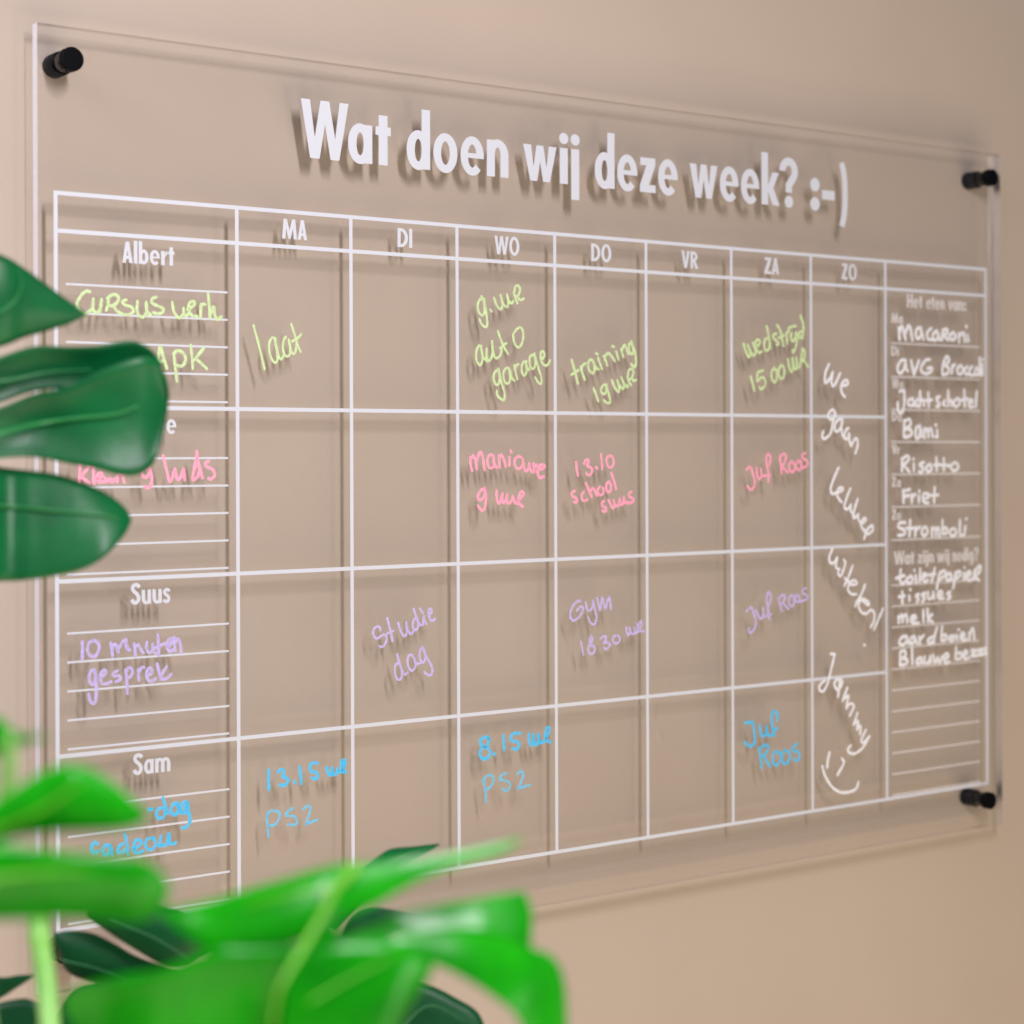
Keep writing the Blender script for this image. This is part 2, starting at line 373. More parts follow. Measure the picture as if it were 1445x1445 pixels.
# handwriting: [label, ink, stroke width mm, strokes as x,z mm on the board]
NOTES = [
["lime handwriting \"cursus werk\" on the first ruled line","lime",2.35,[[22.2,-59.8,19.9,-59.5,16.8,-62.0,14.4,-65.7,13.8,-68.3,16.0,-72.2,19.1,-73.5,21.5,-72.3,23.4,-70.7],[24.6,-64.1,24.2,-68.9,25.0,-71.8,27.3,-72.4,29.3,-69.3,29.9,-64.9],[30.1,-64.2,29.4,-69.3,28.9,-71.9],[34.8,-62.5,34.4,-66.9,33.2,-71.0],[34.0,-63.2,37.9,-60.8,41.5,-62.1,40.3,-65.9,37.2,-67.9,35.6,-67.6],[38.0,-67.4,40.4,-71.0,44.4,-73.0],[46.7,-63.7,43.9,-64.9,45.9,-67.0,49.9,-68.0,51.6,-70.5,49.2,-72.8,46.0,-73.0],[54.4,-64.4,54.0,-69.6,55.6,-73.2,58.4,-73.9,60.4,-70.8,60.4,-64.8],[60.6,-65.6,60.8,-70.0,63.7,-72.9],[67.3,-61.1,64.5,-62.4,64.5,-65.0,68.6,-66.7,72.3,-68.3,71.0,-71.0,67.8,-71.6,65.3,-70.9],[78.4,-63.9,79.7,-69.9,83.4,-73.8,86.3,-70.3,86.3,-67.3],[86.4,-67.7,86.7,-71.0,89.2,-71.7,90.9,-67.8],[89.2,-67.9,93.4,-65.4,94.2,-63.1,91.7,-62.9,90.0,-65.6,90.9,-70.1,93.4,-72.2,95.9,-72.1],[98.8,-64.4,98.4,-72.8],[98.6,-65.9,100.1,-64.0,101.8,-64.2],[103.9,-57.3,104.7,-65.6,105.2,-72.8],[105.2,-70.9,106.9,-67.0,108.1,-65.5,108.6,-70.0,110.3,-73.7,113.3,-71.7]]],
["lime handwriting \"APK\" beside the monstera leaf","lime",2.27,[[68.3,-103.3,69.5,-93.5,70.3,-92.8,72.0,-98.7,74.5,-106.1],[67.5,-103.3,72.8,-100.9],[79.4,-96.2,80.2,-104.4,81.5,-114.2],[79.4,-96.9,81.8,-94.6,86.0,-95.9,87.7,-100.4,85.2,-104.3,81.5,-104.0],[91.4,-90.8,92.3,-99.5,92.7,-105.9],[100.6,-92.4,93.9,-100.2],[95.2,-99.4,102.8,-105.6]]],
["lime handwriting \"laat\" under MA","lime",1.97,[[137.0,-76.5,141.0,-89.8,145.1,-104.9],[153.5,-84.7,150.7,-84.1,148.7,-88.1,149.1,-94.9,151.6,-99.8,153.6,-100.1,154.8,-98.6,154.4,-92.9,153.1,-86.9,152.7,-85.1],[153.3,-86.5,154.8,-92.9,156.4,-97.5,158.1,-97.8,159.3,-95.6],[161.1,-83.2,159.4,-85.6,159.0,-90.9,160.3,-95.2,162.5,-96.0,164.4,-94.0,164.2,-89.0,163.3,-85.1],[163.7,-87.2,165.0,-91.8,166.2,-93.9,168.1,-93.5,169.1,-89.5,169.3,-86.6],[165.3,-74.4,168.2,-82.3,170.3,-88.7,172.4,-92.6],[165.8,-86.0,169.1,-84.5,172.8,-81.3]]],
["lime handwriting \"9. uur auto garage\" under WO","lime",2.14,[[322.3,-50.3,319.0,-51.5,317.4,-55.6,318.3,-60.2,321.5,-62.3,323.2,-59.9,323.1,-50.6],[320.7,-48.8,323.1,-53.3,325.2,-62.5,325.7,-69.1,323.6,-70.6,320.3,-68.0,319.1,-65.1],[328.5,-58.0,329.7,-59.3],[331.7,-49.5,334.2,-54.7,337.6,-57.6,339.2,-53.8,337.5,-47.2],[337.7,-47.9,339.2,-51.8,340.9,-54.4,343.8,-55.6,344.2,-50.9,343.3,-46.6],[343.5,-46.9,345.0,-50.9,347.1,-52.8,348.8,-51.3],[349.2,-44.6,350.8,-48.5,352.5,-52.5],[349.6,-45.6,350.8,-40.5,353.3,-39.6,355.0,-42.3,353.8,-46.0,351.3,-48.2],[352.9,-47.4,355.0,-50.0,358.4,-48.8],[320.4,-84.3,318.0,-84.4,316.0,-88.8,316.4,-94.8,319.3,-98.0,321.3,-94.6,321.3,-89.9,320.0,-85.3],[320.4,-86.6,322.1,-91.9,325.4,-95.1],[325.3,-86.1,324.9,-90.5,326.2,-94.8,329.5,-92.3,330.3,-87.6,329.8,-80.6],[329.9,-81.6,330.7,-87.6,332.8,-92.6,336.9,-90.7,338.5,-86.0],[335.1,-73.1,337.7,-79.3,341.0,-85.2,343.9,-89.2],[336.9,-85.4,342.6,-81.5],[349.7,-73.5,352.6,-70.7,355.6,-69.9,357.7,-73.2,357.3,-79.3,354.8,-83.7,351.8,-83.8,349.3,-80.2,348.6,-74.9],[335.7,-100.8,332.0,-102.9,331.2,-107.6,333.3,-111.6,336.1,-110.2,336.5,-105.5,335.3,-100.2],[335.3,-100.5,337.8,-109.5,340.7,-117.4,340.3,-122.5,337.0,-121.5,334.1,-118.9,333.9,-116.2],[344.8,-99.5,341.5,-100.0,339.8,-104.0,341.1,-109.4,344.0,-110.6,345.7,-107.2,345.2,-100.5],[345.7,-101.2,347.3,-106.5,349.4,-108.2],[349.4,-97.1,351.1,-103.1,352.4,-107.4],[350.2,-100.4,351.5,-97.3,353.6,-96.6],[360.7,-94.3,357.8,-94.8,356.1,-98.9,357.0,-103.6,359.1,-104.2,360.8,-100.8,359.9,-95.4],[360.0,-95.7,361.2,-98.7,362.9,-100.4],[367.9,-89.7,364.5,-89.8,363.3,-93.9,364.6,-98.6,367.1,-99.2,368.8,-95.1,367.9,-88.3],[367.9,-89.0,370.5,-96.4,373.9,-105.1,374.0,-109.9,371.4,-109.6,368.4,-105.6],[373.9,-92.9,376.9,-90.1,376.4,-87.0,374.3,-86.8,373.4,-90.2,374.8,-94.9,377.8,-96.9,380.3,-95.8,382.0,-93.0]]],
["lime handwriting \"training 19 uur\" under DO","lime",2.35,[[402.3,-92.1,405.0,-99.6,408.0,-109.2],[402.0,-103.0,408.6,-99.5],[410.7,-97.0,412.2,-101.3,414.7,-106.4],[411.3,-98.9,412.8,-95.6,415.8,-94.3],[422.5,-91.9,419.4,-91.6,417.9,-94.9,418.9,-99.2,421.9,-101.5,424.0,-99.0,423.4,-94.3,421.9,-91.7],[423.4,-94.3,425.6,-97.5,428.0,-98.4],[427.4,-89.9,429.2,-94.1,431.1,-97.9],[425.5,-86.6,427.0,-87.3],[432.9,-88.3,434.7,-92.0,436.3,-95.3],[433.5,-89.2,436.5,-86.2,439.6,-87.6,443.4,-91.8],[444.9,-84.8,447.1,-90.7],[441.1,-80.8,443.0,-81.2],[449.8,-82.4,450.8,-85.8,452.0,-88.6],[450.2,-83.9,452.6,-79.4,454.8,-82.2,456.7,-86.0],[460.1,-78.2,457.6,-78.8,457.3,-83.1,459.5,-86.2,461.7,-84.4,460.8,-78.7,459.5,-76.3],[460.1,-78.7,463.3,-84.8,464.3,-91.1,463.4,-95.5,461.5,-95.5,459.6,-93.7],[422.9,-112.8,425.3,-117.5,427.5,-122.2],[435.4,-109.7,432.3,-110.2,429.9,-113.6,431.8,-116.7,434.8,-115.4,435.4,-110.1],[435.1,-110.2,437.3,-115.8,438.9,-121.5,437.9,-123.5,434.9,-123.0,433.0,-121.4],[440.6,-106.4,442.8,-110.9,446.6,-114.9,447.8,-112.2,445.9,-106.5],[446.0,-107.0,448.4,-110.3,451.5,-112.6,452.1,-108.8,449.9,-104.0],[450.1,-104.5,452.1,-107.8,455.3,-111.1,456.2,-109.6],[455.6,-103.4,457.1,-106.7,459.3,-109.6],[455.9,-104.4,457.1,-98.5,459.9,-97.5,461.5,-99.4,460.6,-103.3,457.8,-105.3],[460.3,-104.2,461.8,-106.4,464.4,-105.6]]],
["lime handwriting \"wedstrijd 15 00 uur\" under ZA","lime",2.59,[[575.5,-74.8,577.8,-80.4,581.1,-85.2,582.6,-81.4,580.0,-75.5],[580.1,-76.0,583.0,-80.3,586.3,-84.0,588.6,-80.1,585.5,-73.6],[587.4,-77.4,592.7,-74.5,592.7,-71.4,589.7,-71.3,588.2,-74.6,589.7,-79.5,592.7,-81.3,595.3,-80.1],[601.7,-69.2,598.7,-70.9,598.0,-75.9,599.9,-79.4,603.3,-77.4,604.0,-71.8],[600.9,-60.1,602.8,-66.9,604.8,-76.8],[611.6,-65.2,607.8,-66.7,608.5,-69.5,613.1,-72.0,613.9,-74.0,611.6,-74.3],[612.3,-58.6,615.8,-62.6,617.3,-68.0,619.3,-74.9],[614.3,-68.7,620.0,-66.5],[622.7,-64.5,623.5,-72.8],[622.9,-67.3,623.8,-63.9,625.4,-62.7],[628.1,-64.8,627.7,-68.7,630.0,-70.9,632.7,-68.5,633.5,-63.5],[633.5,-63.5,634.3,-70.7,632.4,-77.4,630.1,-80.0,629.3,-78.1],[625.0,-60.5,630.0,-58.9,633.5,-58.5],[640.1,-62.7,637.0,-63.9,636.2,-67.3,638.6,-68.0,641.3,-64.9],[638.5,-50.2,641.2,-54.8,642.0,-61.5,640.9,-68.2],[583.1,-100.4,585.3,-106.4,586.9,-111.5],[596.5,-95.4,591.3,-96.9,590.2,-99.7,590.2,-104.1,595.1,-100.7,598.8,-102.8,598.5,-107.2,595.1,-110.3,592.5,-109.0],[608.7,-93.2,606.0,-96.5,606.4,-102.0,609.5,-104.7,611.7,-101.3,611.7,-95.8,609.0,-92.9],[616.7,-90.7,614.0,-94.1,614.4,-99.1,617.5,-101.7,620.2,-97.8,619.7,-92.8,616.7,-90.4],[624.3,-85.5,625.5,-91.6,628.2,-95.9,630.1,-92.0,629.3,-84.8],[629.5,-85.3,630.5,-89.7,632.5,-93.6,634.4,-91.3,633.6,-84.1],[633.7,-84.6,634.8,-89.1,637.1,-92.3],[637.9,-91.2,639.4,-83.9,641.0,-76.3,643.3,-80.4,641.8,-85.5,639.4,-87.2],[641.8,-86.0,644.9,-88.7,647.3,-91.5]]],
["pink handwriting half hidden by the monstera leaf","pink",2.44,[[15.5,-161.7,15.3,-170.0,14.9,-179.1],[21.3,-168.5,16.9,-174.2,21.4,-178.4],[24.1,-162.4,24.2,-171.6,24.6,-178.8],[26.2,-176.2,29.9,-174.6,29.1,-172.3,27.0,-173.9,27.5,-177.7,31.6,-177.7],[32.0,-175.4,33.2,-177.7,35.7,-175.8,36.1,-178.1,39.8,-175.4],[40.2,-178.1,40.6,-173.9,43.5,-173.5,44.8,-178.2],[61.5,-170.9,58.6,-169.7,57.3,-173.6,59.4,-175.5,62.0,-172.8,61.9,-170.1],[62.4,-169.7,63.7,-175.5,63.3,-180.2,61.1,-181.9,59.0,-181.3],[71.7,-161.9,73.9,-170.1,76.0,-177.9,77.7,-176.4,79.9,-170.1],[79.9,-170.5,81.2,-176.0,83.3,-176.4,85.9,-170.5],[86.0,-170.9,86.8,-177.2],[95.4,-159.1,95.9,-164.6,99.4,-176.0],[95.4,-163.0,92.4,-176.4,95.5,-175.6,97.2,-171.7],[103.8,-165.4,101.6,-166.6,102.5,-168.9,106.9,-170.9,108.2,-174.5,105.6,-176.9,103.8,-176.5]]],
["pink handwriting \"manicure 9 uur\" under WO","pink",2.43,[[310.5,-163.8,310.8,-168.7,312.0,-173.3],[310.8,-165.3,312.9,-162.3,315.0,-165.7,316.2,-172.1],[315.6,-167.2,318.8,-159.9,321.2,-163.3,322.8,-172.6],[330.9,-162.8,327.9,-161.8,325.5,-164.7,326.1,-169.7,328.5,-171.4,330.9,-169.7,330.9,-162.8],[330.9,-167.2,332.8,-170.6,334.0,-170.6],[335.5,-162.3,336.4,-171.1],[335.8,-165.7,337.6,-161.8,340.1,-165.7,341.6,-170.4],[345.0,-163.7,344.9,-169.7],[346.2,-158.8,346.8,-160.3],[355.4,-163.9,352.3,-163.2,349.6,-166.2,350.5,-170.7,353.6,-172.1,356.1,-170.2,357.3,-166.7],[357.0,-165.2,358.0,-170.7,359.5,-173.9,362.0,-171.7,362.9,-168.2],[362.9,-168.2,363.6,-172.7,366.7,-174.7,367.6,-170.7],[366.7,-168.2,367.3,-171.7,367.0,-174.7],[367.9,-170.7,369.8,-169.2],[370.4,-172.7,374.8,-172.2,376.7,-170.2,374.2,-169.2,370.8,-171.7,370.5,-175.7,372.4,-178.7,376.1,-178.0],[322.9,-186.1,319.6,-187.3,316.9,-191.2,318.4,-194.1,321.4,-192.7,323.2,-189.3,322.9,-185.8],[323.2,-186.3,324.1,-192.7,323.2,-199.1,321.4,-201.5,319.0,-200.5,316.9,-198.0],[333.5,-187.6,333.5,-192.3,335.0,-196.8,337.1,-194.3,338.6,-189.9],[338.6,-189.9,338.4,-194.8,339.6,-196.3,342.0,-193.4,342.6,-190.4],[342.6,-190.4,342.6,-195.4,344.5,-196.9,347.2,-194.4,347.8,-192.0],[348.2,-192.5,350.0,-196.9,352.5,-195.5,355.6,-192.5,357.7,-190.6,356.8,-188.6,354.6,-189.3,353.1,-193.0,352.2,-197.5],[353.4,-197.0,356.8,-199.5]]],
["pink handwriting \"13.10 school suus\" under DO","pink",2.35,[[406.2,-167.7,406.8,-173.1,407.8,-177.6],[413.4,-168.8,415.8,-165.8,418.3,-166.9,416.2,-170.3,419.2,-171.2,421.6,-173.1,420.4,-176.0,418.0,-177.4,415.6,-175.9],[425.0,-171.2,426.2,-172.6],[429.8,-161.7,430.5,-167.4,431.1,-173.1],[438.1,-163.1,435.4,-164.5,435.7,-169.3,438.8,-171.9,441.9,-169.3,441.5,-164.5,438.1,-162.9],[404.8,-188.9,402.1,-189.8,402.1,-192.4,405.4,-193.8,407.2,-195.7,405.7,-197.4,404.2,-196.9],[413.5,-189.4,411.4,-192.0,411.7,-195.3,414.2,-196.3,416.6,-195.4],[415.3,-183.3,418.1,-188.3,420.8,-193.5],[419.3,-189.7,421.7,-187.1,423.8,-188.8,425.7,-192.6],[428.7,-186.0,426.6,-188.3,427.8,-191.7,430.3,-192.2,432.4,-189.8,431.5,-186.5],[437.0,-182.7,434.5,-185.1,435.2,-188.9,437.6,-190.1,439.5,-187.5,438.8,-183.7,436.7,-182.4],[439.7,-175.8,442.5,-182.2,444.4,-188.0],[432.8,-196.7,430.6,-197.9,430.9,-200.3,434.0,-201.8,434.6,-203.9,432.8,-204.6,430.9,-203.6],[436.7,-196.1,438.9,-199.4,441.1,-202.3,442.9,-200.0,442.0,-196.6],[442.3,-197.6,444.5,-200.9,447.0,-199.1,447.9,-195.2],[447.9,-195.7,448.8,-200.0,451.3,-198.1,451.9,-194.3],[451.9,-194.8,453.2,-198.2,456.9,-198.2],[459.1,-190.3,456.9,-191.5,457.6,-193.9,460.7,-195.4,461.0,-197.3,458.2,-198.7,455.1,-198.4]]],
["pink handwriting \"Juf Roos\" under ZA","pink",2.52,[[578.3,-174.4,582.5,-172.4,585.3,-178.5,587.0,-184.6,586.0,-188.6,582.9,-190.4,579.1,-187.6],[589.1,-173.2,590.1,-179.0,592.6,-182.3,594.3,-179.0,593.9,-173.9],[594.3,-178.5,597.1,-179.6,599.2,-179.1],[602.1,-184.7,602.4,-178.0,600.2,-169.9,600.2,-163.8,602.0,-162.0,604.4,-164.8,603.4,-169.9,601.3,-172.4],[599.2,-179.1,603.4,-179.1],[614.7,-164.2,616.1,-171.4,616.5,-177.8],[615.0,-164.2,619.7,-161.9,621.8,-164.7,619.7,-169.4,616.9,-172.5],[618.3,-173.0,623.7,-177.1],[627.5,-168.3,625.1,-170.9,626.2,-175.6,629.4,-176.6,631.9,-173.5,630.4,-169.4,627.2,-168.1],[635.5,-167.8,632.6,-170.9,633.7,-174.0,636.9,-175.1,639.1,-172.0,638.0,-168.3,635.1,-167.6],[643.4,-161.6,640.5,-162.6,640.5,-165.2,644.9,-167.8,646.3,-170.4,643.4,-172.5,638.4,-173.8]]],
["lilac handwriting \"10 minuten gesprek\" below Suus","lilac",2.33,[[16.5,-276.7,16.4,-287.6],[23.8,-276.5,20.6,-278.0,20.0,-282.9,22.7,-286.3,26.2,-284.9,27.7,-280.0,25.6,-276.9,23.2,-276.5],[35.3,-278.8,36.2,-282.7,36.5,-287.1],[36.2,-281.6,38.6,-279.5,40.4,-284.6],[40.4,-282.9,42.8,-279.2,44.6,-277.6,47.6,-283.9],[45.8,-277.1,45.8,-282.1,48.2,-283.7],[51.2,-279.9,51.8,-283.6,52.1,-287.8],[51.8,-283.0,54.2,-280.9,56.0,-284.4,57.5,-286.1],[59.9,-279.6,59.6,-283.5,61.5,-286.4,63.9,-284.3,63.9,-280.9],[64.0,-281.2,64.5,-285.4,66.1,-287.2],[67.5,-275.2,67.9,-282.2,68.2,-288.4],[66.0,-283.5,73.1,-280.9],[74.3,-283.7,76.8,-281.6,78.0,-278.9,75.5,-278.7,74.0,-282.6,75.6,-286.3,78.0,-285.6],[78.9,-277.8,79.6,-286.3],[79.3,-281.8,81.1,-278.5,83.0,-282.0,83.9,-287.7],[24.5,-294.9,21.8,-295.6,21.0,-299.9,22.2,-303.3,24.5,-302.9,25.1,-298.5,24.5,-294.6],[25.1,-297.4,25.6,-306.2,25.1,-313.9,23.4,-315.4,21.3,-313.1,20.7,-309.2],[28.0,-299.8,31.6,-297.8,32.1,-295.7,30.1,-295.5,28.3,-298.7,29.2,-303.2,32.2,-303.9,35.4,-302.8],[39.9,-296.2,36.9,-297.6,37.5,-299.3,41.1,-299.6,41.7,-301.8,38.7,-303.0],[45.2,-296.0,46.2,-303.2,46.5,-311.0],[45.5,-298.2,47.6,-294.7,50.0,-296.8,49.1,-300.1,46.4,-301.6],[53.9,-296.5,54.3,-303.2],[54.3,-298.7,56.1,-295.5,57.9,-295.4],[60.0,-300.8,63.1,-299.3,63.0,-296.5,60.9,-296.4,59.7,-299.7,60.6,-303.6,63.4,-304.4,65.8,-303.1],[67.0,-293.7,68.3,-299.1,69.8,-303.7],[73.5,-296.0,69.5,-302.0,70.7,-303.7,73.8,-303.4,76.6,-301.0]]],
["lilac handwriting \"Studie dag\" under DI","lilac",1.95,[[234.4,-282.1,233.9,-280.1,231.5,-279.4,229.0,-281.2,228.7,-284.7,231.3,-287.6,235.2,-285.9,237.8,-285.4,239.6,-287.9,238.3,-291.7,235.7,-293.6,233.7,-292.8],[240.1,-274.1,242.2,-281.0,244.3,-290.1],[239.3,-285.0,245.1,-282.9],[249.0,-277.8,251.3,-283.7,254.0,-287.3,256.1,-284.8,255.5,-277.7],[255.8,-279.5,257.1,-283.9,260.0,-286.1,261.9,-283.8],[263.4,-275.0,261.6,-277.1,261.1,-281.1,263.2,-283.6,265.6,-281.3,265.3,-277.7,263.7,-275.0],[261.8,-268.7,264.0,-274.1,266.7,-279.6,269.1,-280.3,269.8,-277.0,270.4,-274.4],[270.1,-274.8,270.9,-277.5,272.5,-279.8],[267.1,-268.9,269.6,-272.1],[274.9,-273.7,276.8,-272.0,276.5,-269.8,274.9,-269.5,274.4,-272.8,275.7,-276.9,277.9,-277.9,279.8,-276.4],[249.3,-305.6,246.7,-306.7,246.0,-310.6,247.5,-315.6,250.2,-317.1,252.0,-314.1,251.5,-309.2,249.3,-305.1],[248.0,-299.5,249.9,-305.2,252.5,-311.5,254.6,-313.8,256.7,-312.7],[261.4,-302.3,259.1,-300.2,256.9,-302.5,257.0,-307.4,259.4,-311.3,262.0,-310.8,263.3,-307.8,262.0,-302.8],[262.0,-303.3,264.1,-307.1,267.3,-306.7],[268.9,-295.7,267.0,-298.2,266.8,-302.6,268.9,-306.6,271.3,-304.7,271.3,-300.3,268.9,-295.7],[269.1,-296.1,272.6,-303.0,276.7,-309.5,277.2,-314.0,275.4,-315.9,272.7,-315.0,270.8,-313.3]]],
["lilac handwriting \"Gym 18 30 uur\" under DO","lilac",2.05,[[409.4,-270.7,407.3,-270.2,402.8,-273.5,400.1,-278.6,401.0,-283.3,404.3,-284.4,408.8,-281.8,412.1,-277.2,411.2,-274.6,408.8,-275.2,406.4,-277.4],[414.8,-271.7,415.8,-276.0,417.9,-278.2,420.9,-275.7,421.8,-270.6],[421.8,-270.6,423.4,-277.7,424.9,-283.0,424.0,-287.3,421.6,-288.6,419.1,-286.6,417.0,-282.9],[425.4,-268.8,427.0,-273.6,428.5,-278.5,429.4,-273.3,430.3,-268.3],[430.4,-268.5,431.9,-273.4,433.7,-277.3,435.0,-273.0,437.1,-268.8],[437.2,-269.1,438.3,-273.2,439.0,-277.7],[409.8,-300.7,411.4,-305.6,412.3,-310.6],[420.1,-297.0,418.3,-299.3,419.2,-303.6,422.6,-305.2,422.9,-308.6,419.6,-310.5,417.1,-307.8,418.0,-303.6,421.0,-300.4,420.1,-296.8],[428.6,-299.4,431.4,-297.9,434.2,-298.8,433.2,-301.6,431.7,-302.9],[432.0,-302.4,436.3,-303.2,437.9,-304.7,435.7,-307.0,433.3,-307.8,432.4,-306.3],[444.3,-297.9,440.9,-299.1,441.0,-302.5,444.4,-304.1,447.1,-301.9,446.5,-298.7,443.7,-297.8],[453.6,-292.3,454.3,-296.0,455.5,-298.5,457.7,-296.2,457.1,-292.8],[457.1,-293.2,458.0,-296.2,460.6,-298.2,462.4,-295.4,461.8,-293.5],[462.1,-294.0,463.1,-297.4,465.0,-296.1],[464.9,-290.7,465.6,-296.6],[464.9,-294.1,467.8,-288.5,469.0,-291.0,466.8,-294.7,467.5,-296.2,471.3,-296.4]]],
["lilac handwriting \"Juf Roos\" under ZA","lilac",2.33,[[577.5,-286.7,582.7,-283.9,585.5,-289.1,587.6,-294.3,586.9,-299.8,583.8,-303.2,581.0,-303.6,579.7,-301.5,580.7,-300.3],[587.9,-286.7,590.7,-290.9,593.2,-293.5,595.9,-290.6,595.6,-284.5],[595.9,-288.6,597.0,-292.2,600.5,-290.8],[602.3,-294.0,600.8,-284.2,599.7,-277.0,601.1,-273.0,602.5,-272.8,604.6,-276.7,603.3,-280.8,601.2,-283.7],[601.9,-291.4,604.7,-290.3],[612.4,-278.1,614.6,-283.3,616.4,-288.5],[613.1,-278.1,618.1,-275.5,620.2,-277.4,618.1,-281.4,615.3,-283.3],[618.1,-282.9,623.9,-287.3],[627.7,-276.1,624.9,-278.1,624.5,-282.7,627.4,-285.4,630.3,-283.0,629.9,-278.3,627.4,-276.0],[633.5,-275.9,631.3,-277.8,632.1,-281.5,635.3,-281.6,636.0,-278.6,633.5,-275.8],[644.0,-271.4,640.3,-272.3,640.0,-275.1,644.7,-277.4,644.7,-280.0,640.4,-281.3,635.3,-282.1]]],
["blue handwriting ending in \"dag\" and \"deau\" beside the blurred leaves","blue",2.55,[[70.7,-385.5,67.4,-386.0,66.1,-389.2,68.1,-392.0,71.3,-390.9,72.6,-386.9],[70.6,-379.3,72.3,-383.9,73.3,-388.7,74.6,-389.5],[79.8,-383.5,76.8,-385.0,76.5,-389.1,79.5,-390.9,81.7,-387.9,80.4,-383.6],[81.1,-384.8,82.4,-389.7,84.4,-389.9],[87.6,-383.7,84.3,-384.0,83.0,-388.0,85.7,-390.7,88.0,-387.3,87.3,-383.7],[85.7,-385.9,86.7,-389.0],[87.6,-383.7,88.6,-390.4,89.7,-395.3,87.7,-399.2,84.1,-400.0],[60.7,-385.4,63.5,-385.5],[26.0,-402.8,23.6,-401.9,22.1,-404.7,23.3,-407.8,26.5,-407.5],[34.1,-404.9,31.0,-404.5,29.5,-407.6,31.3,-410.4,34.2,-408.7,34.6,-405.0],[34.6,-405.5,35.8,-410.9],[43.2,-404.8,40.1,-406.8,39.5,-409.6,42.6,-410.0,45.1,-408.5],[44.2,-399.1,45.8,-403.9,46.4,-411.6],[50.2,-409.1,55.3,-406.8,55.3,-404.5,52.1,-403.8,50.2,-408.0,52.1,-411.7,56.6,-411.4],[63.0,-403.6,59.1,-404.6,58.8,-409.0,62.4,-411.2,65.3,-408.6,64.3,-404.3,62.7,-403.5],[69.4,-403.1,68.5,-407.2,69.1,-409.6,66.9,-408.7],[69.5,-409.1,73.3,-408.9,74.6,-402.5],[74.9,-402.6,75.3,-408.0,77.2,-409.4,79.5,-408.7]]],
["blue handwriting \"13.15 uur\" under MA","blue",2.69,[[147.0,-369.4,146.9,-376.0,147.1,-382.0],[153.9,-371.3,156.4,-369.8,158.6,-371.3,157.5,-374.6,160.9,-375.9,161.5,-378.4,158.7,-380.5,155.3,-379.9],[166.5,-378.8,166.8,-379.4],[170.3,-369.4,171.3,-374.9,171.6,-380.6],[184.2,-368.3,180.0,-367.9,178.6,-369.7,179.2,-373.2,183.4,-374.6,184.6,-377.2,183.2,-378.8,180.0,-377.7],[191.4,-371.9,192.0,-374.9,194.3,-377.6,196.0,-375.3,195.4,-372.8],[195.5,-373.0,196.6,-376.8,199.5,-376.6,200.1,-373.7],[200.6,-375.2,202.4,-375.9,205.3,-372.2,206.1,-369.3,204.1,-368.1,202.6,-369.9,203.0,-373.5,204.1,-376.1,207.0,-376.6],[204.4,-369.6,204.4,-375.1]]],
["faded blue handwriting \"PS2\" under MA","pale_blue",2.08,[[146.0,-397.7,145.5,-402.0,146.3,-406.9,146.6,-413.3],[145.8,-400.6,147.1,-396.8,152.6,-396.7,155.1,-399.2,154.3,-403.0,151.0,-406.0,147.2,-405.6],[165.4,-396.4,162.1,-397.5,159.6,-400.1,162.1,-401.1,166.0,-401.8,168.3,-404.5,167.7,-407.4,161.6,-406.9],[173.0,-398.1,175.6,-396.4,178.4,-396.7,177.9,-401.1,175.1,-408.2],[175.1,-408.2,184.1,-406.2]]],
["blue handwriting \"8.15 uur\" under WO","blue",2.79,[[325.9,-364.8,322.2,-363.3,318.3,-365.6,319.9,-369.2,324.7,-371.6,326.8,-374.7,324.7,-378.4,320.5,-378.6,317.8,-375.4,319.0,-371.6,324.1,-369.6,325.6,-366.7,325.3,-364.0],[330.5,-376.0,330.9,-376.6],[338.6,-363.9,338.9,-368.9,339.3,-374.1],[353.7,-363.5,347.8,-363.0,345.4,-365.5,346.0,-368.0,350.9,-369.4,352.8,-371.6,350.9,-374.4,346.9,-374.0],[361.4,-364.6,361.8,-369.4,363.6,-373.3,365.5,-370.7,365.5,-365.2],[365.5,-365.4,366.1,-369.7,368.3,-373.4,370.5,-370.1,370.5,-365.9],[370.6,-366.1,371.1,-370.7,373.3,-371.9,375.9,-370.6,379.6,-365.4,380.2,-361.9,377.7,-361.9,376.5,-366.1,377.8,-370.7,381.2,-372.3]]],
["faded blue handwriting \"PS2\" under WO","pale_blue",2.2,[[320.6,-393.7,321.8,-397.8,322.4,-402.7,323.1,-409.7],[320.6,-395.7,323.0,-391.5,326.6,-390.9,329.9,-393.2,329.0,-397.0,326.0,-400.2,322.7,-400.8],[340.9,-391.3,338.7,-391.1,335.1,-394.2,338.8,-396.0,343.7,-398.0,343.7,-401.9,341.2,-403.7,337.3,-401.8],[351.3,-392.8,353.8,-390.8,356.3,-392.8,355.4,-397.1,351.1,-403.2],[351.1,-403.2,362.8,-401.6]]],
